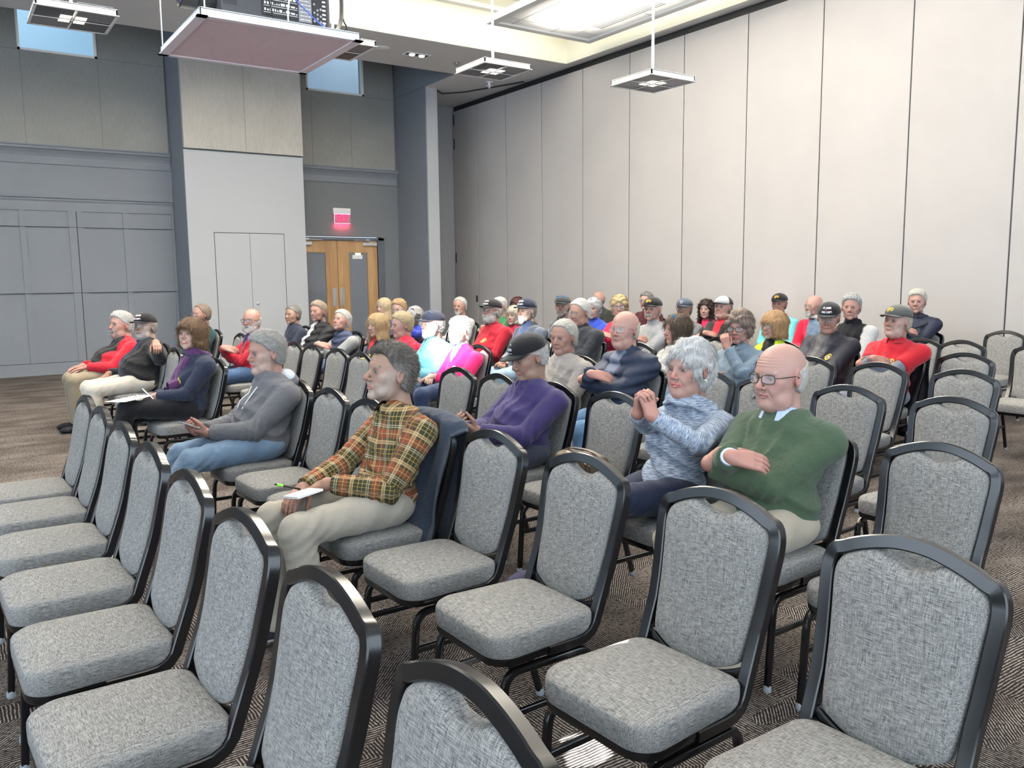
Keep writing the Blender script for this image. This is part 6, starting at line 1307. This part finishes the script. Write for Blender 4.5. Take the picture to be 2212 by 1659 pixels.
if 'hoodie' in PEOPLE:
    b = PEOPLE['hoodie']; N = b['N']; g = b['garment']
    def fh(y, z):
        xs = np.arange(.35, -.25, -.004); q = g(np.stack([xs, xs * 0 + y, xs * 0 + z], 1).astype(np.float32)); return float(xs[np.argmax(q < 0)]) + .004 if (q < 0).any() else .05
    V, F = nets(lambda P: smax(smin(elld(P, N + A3(-.070, 0, .018), (.052, .092, .050)), capd(P, N + A3(-.03, .085, .0), N + A3(.06, .05, -.035), .014), .02), -capd(P, N + A3(.02, 0, -.1), A3(*PEOPLE['hoodie']['H']), .060), .006) - .002 * wob(P, 60), N - A3(.16, .14, .08), N + A3(.12, .14, .10), .007); link('hood_lining', mesh_np('hood', V, F, True), mat('white_lining', (.50, .53, .57), .9), b['root'])
    for y in (.035, -.03): MB().tube([(fh(y, N[2] + z), y + yy, N[2] + z) for z, yy in ((-.02, 0), (-.06, .004), (-.10, .0), (-.14, .008))], .003, 6).build('drawstring', m_paper, b['root'], smooth=True)
# jackets over chair backs: a draped sheet that hangs in front of and behind the back of the chair
def drape(name, label, cat, cxy, colr, m, w0, w1, zf, zb, quilt=0, seed=0, yoff=0):
    nu, nv = 46, 60; V = []; rg = random.Random(seed)
    prof = [(-1, zb)] 
    for i in range(nu + 1):
        u = -1 + 2 * i / nu
        for j in range(nv + 1):
            s = -1 + 2 * j / nv    # -1 behind at the hem, 0 at the top rail, +1 in front
            top = .948 - .05 * abs(u) ** 3 - .02 * (abs(u) > .9); z = top - (top - (zb if s < 0 else zf)) * max(0, abs(s) - .06) / .94; wd = (w0 + (w1 - w0) * abs(s)) * (1 + .03 * math.sin(s * 9))
            fold = .016 * math.sin(u * 8 + 1.5 * math.sin(s * 3 + seed)) * min(1, abs(s) * 1.6) + .006 * math.sin(u * 19 + s * 5)
            if quilt: fold += .006 * (abs(math.sin((u * wd / .05 + z / .05) * PI / 2)) ** .5 + abs(math.sin((u * wd / .05 - z / .05) * PI / 2)) ** .5)
            x = back_x(max(z, .45)) + (.062 + .3 * max(0, .5 - z) + fold if s > 0 else -.038 - fold - .02 * abs(s)) * min(1, abs(s) / .06 + .0) + (0 if abs(s) > .03 else .0)
            if abs(s) < .06: x = back_x(.93) + .04 * s / .06; z = top + .012 * math.cos(s / .06 * PI / 2)
            V.append((x, u * wd + yoff + .01 * math.sin(s * 6 + seed), z))
    n0 = len(V); V = V + [(x - .006, y * .99, z - .006) for x, y, z in V]; F = []
    for i in range(nu):
        for j in range(nv): q = (i * (nv + 1) + j, (i + 1) * (nv + 1) + j, (i + 1) * (nv + 1) + j + 1, i * (nv + 1) + j + 1); F.append(q); F.append(tuple(n0 + k for k in q[::-1]))
    o = link(name, mesh_np(name, V, F, True, np.repeat(np.array([colr], np.float32), len(V), 0)), m); o.location = (cxy[0], cxy[1], 0); o.rotation_euler = (0, 0, math.radians(182)); tag(o, label, cat); return o
c0 = CHAIR_AT.get('plaid', (1.5, 3.28)); j = drape('fleece_jacket', 'navy fleece jacket hanging over the chair back of the man in plaid', 'jacket', c0, (.028, .038, .058), m_fleece, .25, .27, .30, .26, seed=2, yoff=.02)
c0 = CHAIR_AT.get('polo', (6.2, 3.84)); drape('quilted_vest', 'black quilted vest hanging over the chair of the man in red polo', 'vest', c0, (.010, .010, .013), m_shell, .24, .22, .30, .22, 1, 5)
c0 = (COLX[3], 2.13)
# handbag on the empty chair beside the white-haired woman
e = empty('handbag', 'olive-brown leather handbag on the chair left of the white-haired woman', 'bag'); m_bag = mat('olive_leather', (.085, .062, .038), .45); t = NT(m_bag); bump(t, t.n('TexNoise', vec=(t.n('TexCoord'), 'Object'), scale=45., detail=4.), .5, .004)
V, F = nets(lambda P: smax(np.sqrt(np.maximum(np.abs(P[:, 0]) - .050 + .20 * np.maximum(P[:, 2] - .05, 0), 0) ** 2 + np.maximum(np.abs(P[:, 1]) - .105, 0) ** 2 + np.maximum(np.abs(P[:, 2] - .09) - .055, 0) ** 2) - .035, -P[:, 2], .01) - .004 * (1 - 1.6 * np.abs(np.sin(P[:, 1] * 40 + 2 * wob(P, 18)))), (-.12, -.19, -.02), (.12, .19, .26), .008)
link('bag_body', mesh_np('bag', V, F, True), m_bag, e)
k = MB(); k.sweep([(.090 - .004 * abs(y) / .12, y, .105 - .035 * (y / .12) ** 2 * 0 + .0) for y in [-.12 + .02 * q for q in range(13)]], .006, .006); k.build('zipper', mat('brass', (.6, .42, .14), .3, 1.), e)
k = MB(); k.sweep([(.083, y, .135 + .02 * math.sin((y + .13) * 12)) for y in [-.13 + .02 * q for q in range(14)]], .010, .012); k.build('pocket_flap', m_bag, e)
k = MB(); k.sweep([(.0, .135 * math.sin(q), .155 + .042 * math.cos(q)) for q in [math.radians(-100 + 10 * j) for j in range(21)]], .022, .006, side=(1, 0, 0)); k.build('strap', m_bag, e)
for y in (.10, .125, .15): MB().sweep([(.10, y, .16), (.105, y + .01, .10), (.10, y + .005, .04)], .012, .004, side=(0, 1, 0)).build('tassel', m_bag, e)
e.location = (2.60, 3.20, .488); e.rotation_euler = (0, 0, math.radians(190))
# rolled paper beside the bearded man
e = empty('paper_roll', 'rolled white paper on the seat before the man in red fleece', 'paper'); MB().lathe([(.018, -.06), (.026, -.06), (.026, .06), (.018, .06)], (0, 0, 0), 'x', 18).build('roll', m_paper, e, smooth=True); e.location = (2.33, 8.62, .515); e.rotation_euler = (0, 0, 1.2)
# dark fur collar coat on the chair between the green sweater and the navy jacket
V, F = nets(lambda P: smin(elld(P, (0, 0, .10), (.05, .07, .17)), elld(P, (0, .02, -.05), (.06, .05, .1)), .05) - .006 * wob(P, 90) - .004 * wob(P, 200), (-.12, -.14, -.2), (.12, .14, .32), .009)
X, Q, sh_, kk = blades(V, F, 3500, lambda p: np.stack([p[:, 0], p[:, 1], p[:, 0] * 0 - .1], 1), .02, .0012, 3, .5, .4); C = np.full((len(V), 3), .012, np.float32)
o = link('fur_hat', mesh_np('fur', np.concatenate([V, X]), np.concatenate([F, Q + len(V)]), True, np.concatenate([C, C[F[kk, 0]] * sh_ * 1.6])), m_hair); o.location = (4.11, 3.30, .80); tag(o, 'black furry hat or collar hanging on the chair behind the green sweater', 'hat')
